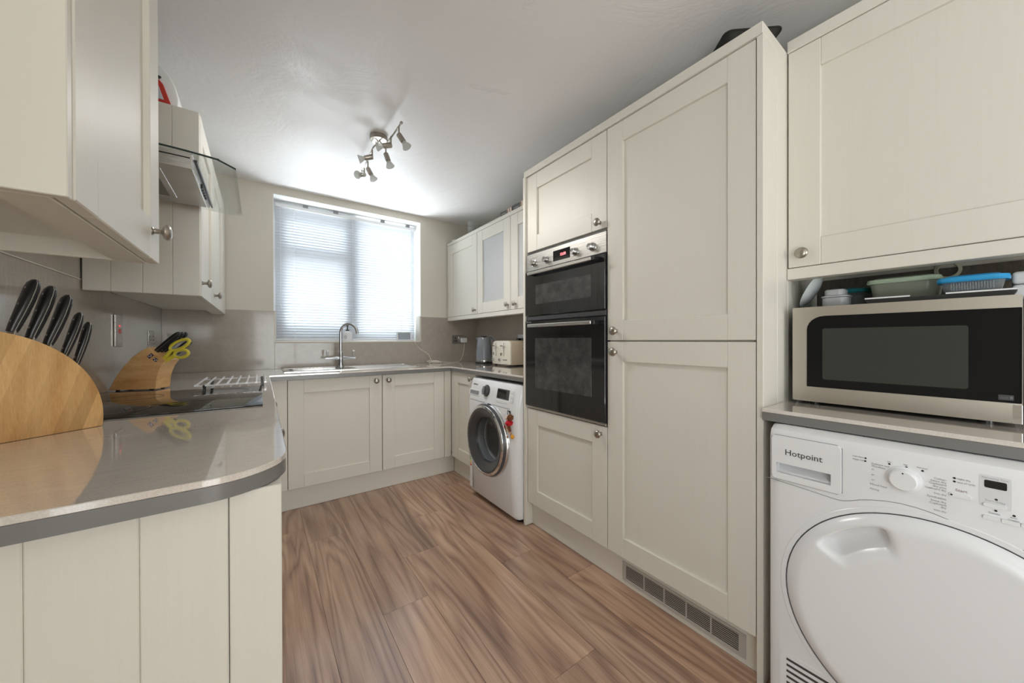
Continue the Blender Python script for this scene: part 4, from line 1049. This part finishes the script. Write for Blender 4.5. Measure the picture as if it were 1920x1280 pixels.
# sockets
def socket(label, origin, face, w_, h_, kind):
    r = thing('wall_socket', label, 'socket' if kind != 'switch' else 'switch', origin)
    Fm = frame_mat(origin, face)
    part('plate', MB(Fm).box(-w_/2, w_/2, -.005, -.0002, -h_/2, h_/2, .0015), STEEL, r)
    return r, Fm
r, Fm = socket('brushed steel double socket beside the left corner, partly hidden by the knife block', (XL+.0105, 2.97, 1.138), 'X+', .146, .086, 'double')
for s_ in (-.036, .036):
    m = MB(Fm); m.box(s_-.004, s_+.004, -.0062, -.004, .004, .016); m.box(s_-.014, s_-.006, -.0062, -.004, -.014, -.008); m.box(s_+.006, s_+.014, -.0062, -.004, -.014, -.008); part('pin_hole', m, BLK, r)
    part('rocker', MB(Fm).box(s_*1.75-.006, s_*1.75+.006, -.0075, -.004, .012, .030, .001), WHITEP, r)
r = thing('cooker_switch', 'tall steel cooker switch with red rocker on the left wall', 'switch', (XL+.0105, 2.355, 1.168)); Fm = frame_mat((XL+.0105, 2.355, 1.168), 'X+')
part('plate', MB(Fm).box(-.043, .043, -.009, -.0002, -.073, .073, .002), STEEL, r)
part('rocker', MB(Fm).box(-.011, .011, -.0125, -.008, -.013, .008, .001), RED, r)
part('neon', MB(Fm).box(-.006, .006, -.0105, -.008, .018, .026, .001), REDE, r)
m = MB(Fm)
for z in (-.062, .062): m.cyl((0, -.0086, z), (0, -.0102, z), .0032, n=12)
part('screw', m, CHROME, r)
r, Fm = socket('steel double socket with white plug under the glass-door cabinets', (1.667, YB-.0092, 1.130), 'Y-', .150, .088, 'double')
m = MB(Fm); m.box(-.041, -.033, -.0062, -.004, .004, .018); m.box(-.055, -.043, -.0062, -.004, -.018, -.010); m.box(-.034, -.019, -.0062, -.004, -.018, -.010); part('pin_hole', m, BLK, r)
part('rocker', MB(Fm).box(-.006, .006, -.0075, -.004, .006, .028, .001), WHITEP, r)
pl = single('plug', MB(Fm).box(.018, .082, -.040, -.0052, -.034, .016, .008, 3), WHITEP, 'white mains plug in the socket beside the kettle', 'plug')
r, Fm = socket('steel socket on the right wall above the toaster', (XR-.0105, 2.44, 1.130), 'X-', .146, .086, 'double')
single('plug', MB(Fm).box(-.055, -.020, -.040, -.0052, -.034, .010, .006, 2), BLK, 'left black plug in the socket above the toaster', 'plug')
single('plug', MB(Fm).box(.016, .052, -.040, -.0052, -.034, .010, .006, 2), BLK, 'right black plug in the socket above the toaster', 'plug')
# cable from frame to plug
cb = [(1.195, 3.345, 1.122), (1.197, 3.255, 1.120), (1.206, 3.250, 1.09), (1.235, 3.245, 1.05), (1.275, 3.24, 1.02), (1.325, 3.22, .99), (1.34, 3.19, .93), (1.33, 3.15, .907)]
for k in range(26):
    t = k*PI/4.5; q = .046+.016*math.sin(k*.9); cb.append((1.335+q*1.2*math.cos(t), 3.11+q*.9*math.sin(t), .912+.008*math.sin(k*1.3)+.0007*k))
cb += [(1.40, 3.12, .918), (1.46, 3.10, .909), (1.54, 3.14, .907), (1.62, 3.17, .907), (1.665, 3.19, .93), (1.695, 3.205, 1.0), (1.712, 3.215, 1.06), (1.718, 3.2305, 1.094)]
single('power_cable', MB().tube(cb, .0022, 6, smooth=2), WIRE, 'thin cream cable coiled on the worktop between sill and socket', 'cable')

# ============================================================ KETTLE AND TOASTER
ke = thing('kettle', 'grey dimpled electric kettle in the far right corner of the worktop', 'kettle', (1.715, 2.84, ZW))
KX, KY = 1.715, 2.835
part('base', MB().lathe([(0, 0), (.082, 0), (.084, .006), (.080, .018), (0, .018)], (KX, KY, ZW+.0005)), BLK, ke)
part('trim_ring', MB().lathe([(.076, .019), (.078, .020), (.078, .034), (.075, .036)], (KX, KY, ZW)), CHROME, ke)
part('body', MB().lathe([(.075, .036), (.0735, .10), (.068, .17), (.061, .235), (.055, .245), (0, .247)], (KX, KY, ZW)), GREYL, ke)
m = MB()
for row in range(6):
    for k in range(26):
        t = 2*PI*(k+.5*(row % 2))/26; z = .050+row*.017; r_ = .0745-.022*(z-.036)/.2
        m.lathe([(0, .0035), (.0035, .0025), (.006, 0)], (KX+r_*math.cos(t), KY+r_*math.sin(t), ZW+z), (math.cos(t), math.sin(t), .1), 6)
part('dimple_band', m, GREYL, ke, kind='stuff')
hd_ = Vector((.72, -.69, 0)).normalized()
q = lambda a_, z: tuple(Vector((KX, KY, ZW+z))+hd_*a_)
part('handle', MB().tube([q(.040, .243), q(.075, .240), q(.100, .205), q(.112, .13), q(.098, .07), q(.078, .05)], .0115, 10, smooth=2), MGREY, ke)
part('handle_inlay', MB().tube([q(.050, .255), q(.082, .249), q(.110, .205), q(.1225, .13), q(.113, .08)], .0055, 8, smooth=2), CHROME, ke)
part('lid_cap', MB().lathe([(.030, .247), (.028, .256), (0, .258)], (KX, KY, ZW)), BLK, ke)
part('spout', MB().loft([[q(-.050, .20), tuple(Vector(q(-.053, .243))+Vector((.69, .72, 0))*.022), tuple(Vector(q(-.053, .243))-Vector((.69, .72, 0))*.022)], [q(-.070, .225), tuple(Vector(q(-.078, .243))+Vector((.69, .72, 0))*.006), tuple(Vector(q(-.078, .243))-Vector((.69, .72, 0))*.006)]]), GREYL, ke)
to = thing('toaster', 'cream four-slice toaster with chrome levers beside the tall cabinet', 'toaster', (1.76, 2.46, ZW))
tx0, tx1, ty0, ty1 = 1.655, 1.868, 2.318, 2.600
pf = []
for (cx_, cz_, a0) in ((ty1-.055, 1.118-.055, 0), (ty0+.035, 1.118-.035, 90)):
    rad = .055 if a0 == 0 else .035
    for i in range(8): t = math.radians(a0+90*i/7); pf.append((cx_+rad*math.cos(t), cz_+rad*math.sin(t)))
pf += [(ty0, .925), (ty0+.008, .915), (ty1-.008, .915), (ty1, .925)]
def tring(x, d): cy_, cz_ = (ty0+ty1)/2, 1.01; return [(x, cy_+(y-cy_)*(1-d), cz_+(z-cz_)*(1-d*.8)) for y, z in pf]
part('body', MB().loft([tring(tx0+.012, .02), tring(tx0+.020, 0), tring(tx1-.02, 0), tring(tx1, .06)]), TOAST, to, angle=45)
part('front_panel', MB().loft([tring(tx0, .07), tring(tx0+.003, .03), tring(tx0+.012, .02)]), TOASTW, to, angle=45)
for y in (2.535, 2.415):
    part('lever_slot', MB().box(tx0-.001, tx0+.001, y-.002, y+.002, .985, 1.095), DARK, to)
    part('lever', MB().box(tx0-.030, tx0, y-.018, y+.018, 1.068, 1.078, .003).box(tx0-.002, tx0, y-.003, y+.003, 1.03, 1.10), CHROME, to)
for y in (2.570, 2.470):
    part('dial', MB().lathe([(.014, 0), (.013, .012), (0, .013)], (tx0-.0005, y, .955), (-1, 0, 0), 20), CHROME, to)
for y in (2.420, 2.398, 2.376): part('button', MB().box(tx0-.004, tx0+.001, y-.006, y+.006, .950, .962, .001), CHROME, to)
text('57', to, DGREY, (tx0-.0012, 2.455, 1.000), .030, bold=.001); text('日', to, DGREY, (tx0-.0012, 2.575, 1.004), .026, bold=.001)
part('side_grip', MB().box(1.775, 1.83, ty0-.0015, ty0+.002, 1.045, 1.060, .001), CHROME, to)
m = MB()
for x in (1.70, 1.79): 
    for y in (2.35, 2.48): m.box(x, x+.03, y, y+.10, 1.1172, 1.1192)
part('bread_slot', m, DARK, to)
m = MB()
for x in (1.68, 1.84):
    for y in (2.345, 2.57): m.cyl((x, y, ZW+.0003), (x, y, .917), .010, n=12)
part('foot', m, BLK, to)
part('cord', MB().tube([(1.80, 2.310, .9075), (1.82, 2.25, .906), (1.86, 2.20, .906), (1.872, 2.12, .906), (1.86, 2.02, .906), (1.80, 1.98, .906)], .003, 6, smooth=2), BLK, to)

# ============================================================ CEILING LIGHT
cl = thing('ceiling_spotlight', 'six-lamp nickel spotlight bar on the ceiling', 'ceiling light', (.575, 2.13, ZC))
part('canopy', MB().lathe([(.048, 0), (.050, -.006), (.050, -.022), (.046, -.026), (0, -.027)], (.572, 2.128, ZC-.0005), n=32), NICK, cl)
ZB = 2.262
part('arm', MB().tube([(.572, 2.12, 2.29), (.590, 2.115, ZB+.008), (.601, 2.09, ZB), (.606, 1.96, ZB), (.608, 1.835, ZB)], .0042, 8).lathe([(0, 0), (.007, 0), (.007, .012), (0, .012)], (.608, 1.829, ZB), (0, 1, 0), 12), NICK, cl)
part('arm', MB().tube([(.572, 2.135, 2.29), (.558, 2.14, ZB+.006), (.550, 2.16, ZB), (.558, 2.33, ZB), (.566, 2.505, ZB)], .0042, 8).lathe([(0, 0), (.007, 0), (.007, .012), (0, .012)], (.566, 2.50, ZB), (0, 1, 0), 12), NICK, cl)
spots = [((.607, 1.869), (.055, -.085, .0)), ((.602, 1.993), (-.080, -.035, -.045)), ((.606, 2.105), (.030, -.085, 0)), ((.550, 2.185), (-.080, -.026, -.02)), ((.565, 2.351), (.045, -.085, 0)), ((.566, 2.452), (-.018, -.040, -.085))]
RV, FV = Vector((math.cos(yaw), -math.sin(yaw), 0)), Vector((math.sin(yaw), math.cos(yaw), 0))
for (x, y), (a_, b_, c_) in spots:   # weak soft fill added at each lamp to brighten the far end
    p0 = Vector((x, y, ZB)); p1 = p0+Vector((0, 0, -.046)); d = (RV*a_+Vector((0, 0, b_))+FV*c_).normalized()
    s_ = part('stem', MB().cyl(p0, p1, .0045, n=10).lathe([(0, -.005), (.006, -.003), (.006, .003), (0, .005)], p1, (0, 0, 1), 10), NICK, cl)
    sp_ = part('lamp_holder', MB().lathe([(0, 0), (.0125, .001), (.0145, .004), (.0145, .048), (.012, .050), (.0, .050)], p1-d*.004, d, 18), NICK, cl)
    part('bulb', MB().lathe([(.0095, .046), (.0105, .052), (.0235, .080), (.0250, .083), (.0235, .0835), (0, .081)], p1-d*.004, d, 20), BULB, cl)
    sl_ = bpy.data.lights.new('lamp_fill', 'SPOT'); sl_.energy = LAMP_FILL_W if d.z < -.6 else LAMP_FILL_W*.7; sl_.spot_size = math.radians(150 if d.z < -.6 else 70); sl_.spot_blend = 1.0; sl_.shadow_soft_size = .025; sl_.color = (1.0, .97, .93)
    lo_ = bpy.data.objects.new('lamp_fill', sl_); COL.objects.link(lo_); lo_.location = p1+d*.095; lo_.rotation_euler = (-d).to_track_quat('Z', 'Y').to_euler()

# ============================================================ THINGS ON CABINET TOPS
# black roasting tin on the tall unit
bt = thing('roasting_tin', 'black roasting tin on top of the tall fridge cabinet', 'tin', (1.52, .68, ZT))
ca = math.atan2(.66, -.75)
RM = Matrix.Translation((1.505, .610, 0)) @ Matrix.Rotation(math.radians(139), 4, 'Z')
def rg3(hx, hy, z, rad): return [(p[0], p[1], z) for p in rr(-hx, hx, -hy, hy, rad, 5)]
m = MB(RM); m.loft([rg3(.060, .115, ZT+.0005, .02), rg3(.092, .143, 2.203, .025), rg3(.098, .150, 2.205, .025), rg3(.098, .150, 2.208, .025), rg3(.090, .140, 2.206, .025), rg3(.058, .113, ZT+.004, .02)])
part('pan', m, BLKM, bt, angle=50)
# red and white toy on the far left cabinet
ty = thing('toy', 'rounded red and white plastic toy on top of the far left cabinet', 'toy', (-.36, 2.0, 2.08))
TYM = Matrix.Translation((-.347, 1.978, 2.0795))
m = MB(TYM); pf2 = [(-.075, 0), (.078, 0), (.080, .035), (.070, .085), (.052, .125), (.030, .150), (0, .160), (-.04, .158), (-.075, .14)]
m.prism(pf2, 'y', -.0, .13, .008, 2, only='caps'); part('shell', m, WHITEP, ty)
m = MB(TYM); m.prism([(-.075, .003), (.058, .003), (.036, .075), (.022, .092), (-.01, .100), (-.075, .102)], 'y', -.010, .002, .002); part('red_front', m, RED, ty)
m = MB(TYM); m.prism([(-.02, .012), (.038, .012), (.022, .066), (.010, .070), (-.004, .070)], 'y', -.013, -.009, .001); part('window_panel', m, mat('toy_window', (.55, .58, .66, 1), .2), ty)
m = MB(TYM); m.prism([(-.075, .104), (-.01, .103), (.024, .096), (.030, .104), (.008, .112), (-.075, .113)], 'y', -.008, .001); part('dark_band', m, BLK, ty)
for i in range(6): part('stripe', MB(TYM @ Matrix.Rotation(math.radians(-16), 4, 'Y')).box(.080-.002*i+.000, .0815, .012+i*.018, .018+i*.018, .02, .10), mat('pink_stripe', (.6, .35, .42, 1), .4) if i == 0 else bpy.data.materials['pink_stripe'], ty)
# boxes and jar above the far right cabinets
for i, (ya, yb, yc) in enumerate(((2.322, 2.226, 2.165), (2.160, 2.055, 1.995))):
    r = thing('tea_box', ('left' if i == 0 else 'right')+' charcoal printed carton on the far right wall cabinet', 'box', (1.62, (ya+yc)/2, 2.094), 'cartons above the glass-door cabinets')
    z1 = 2.134 if i == 0 else 2.140
    part('carton', MB().box(1.560, 1.70, yc, ya, 2.0945, z1, .001), BOXG, r)
    part('printed_panel', MB().box(1.5588, 1.5602, yc+.002, yb, 2.096, z1-.001), PINKW, r)
    m = MB()
    for k in range(2): m.box(1.5582, 1.559, yb-.012-k*.028, yb-.004-k*.028, 2.098, z1-.006)
    part('printed_figure', m, BROWN, r)
    text('——', r, WHITEP, (1.5592, (ya+yb)/2, 2.115), .03, name='lettering')
gj = thing('glass_jar', 'clear straight-sided glass tub on the far right wall cabinet', 'jar', (1.66, 2.89, 2.094))
part('jar', MB().lathe([(0, 0), (.048, 0), (.055, .10), (.060, .145), (.0575, .145), (.053, .10), (.046, .003), (0, .003)], (1.66, 2.93, 2.0945), n=32), CLEARG, gj)
single('small_dish', MB().lathe([(0, 0), (.03, 0), (.045, .020), (.048, .026), (.045, .026), (.028, .004), (0, .004)], (1.61, 3.19, 2.0945)), WHITEP, 'small white dish at the corner end of the far right wall cabinet', 'dish')

# ============================================================ SOFT TOY MAGNET
mg = thing('felt_magnet', 'brown and red felt figure magnet hanging on the washing machine', 'magnet', (1.23, 1.72, .63))
def mp(y, z, w=.012): return (1.2360-w, y, z)
part('head', MB().lathe([(0, -.018), (.013, -.012), (.018, 0), (.013, .012), (0, .018)], mp(1.745, .648, .012), (0, 0, 1), 14), PINKW, mg)
m = MB(); m.lathe([(0, -.02), (.016, -.014), (.021, .0), (.014, .014), (0, .02)], mp(1.718, .655, .014), (0, .4, 1), 14); m.loft([[mp(1.712, .655, .006), mp(1.712, .655, .024), mp(1.700, .672, .012)], [mp(1.686, .668, .010), mp(1.686, .668, .014), mp(1.684, .670, .012)]])
part('hat', m, BROWN, mg)
part('jacket', MB().lathe([(0, -.020), (.018, -.015), (.026, .0), (.016, .013), (0, .018)], mp(1.731, .620, .013), (0, .2, 1), 16), REDC, mg)
part('leg', MB().tube([mp(1.735, .606), mp(1.728, .585), mp(1.722, .570)], .008, 8), BROWN, mg)
part('leg', MB().tube([mp(1.752, .600), mp(1.757, .588), mp(1.752, .575)], .007, 8), TAN, mg)
part('foot', MB().tube([mp(1.748, .573), mp(1.725, .565), mp(1.710, .557)], .0075, 8), TAN, mg)
part('charm', MB().lathe([(0, -.016), (.010, -.010), (.012, 0), (.008, .010), (0, .014)], mp(1.700, .543, .011), (0, .3, 1), 12), ORNG, mg)
print('scene built', len(bpy.data.objects))
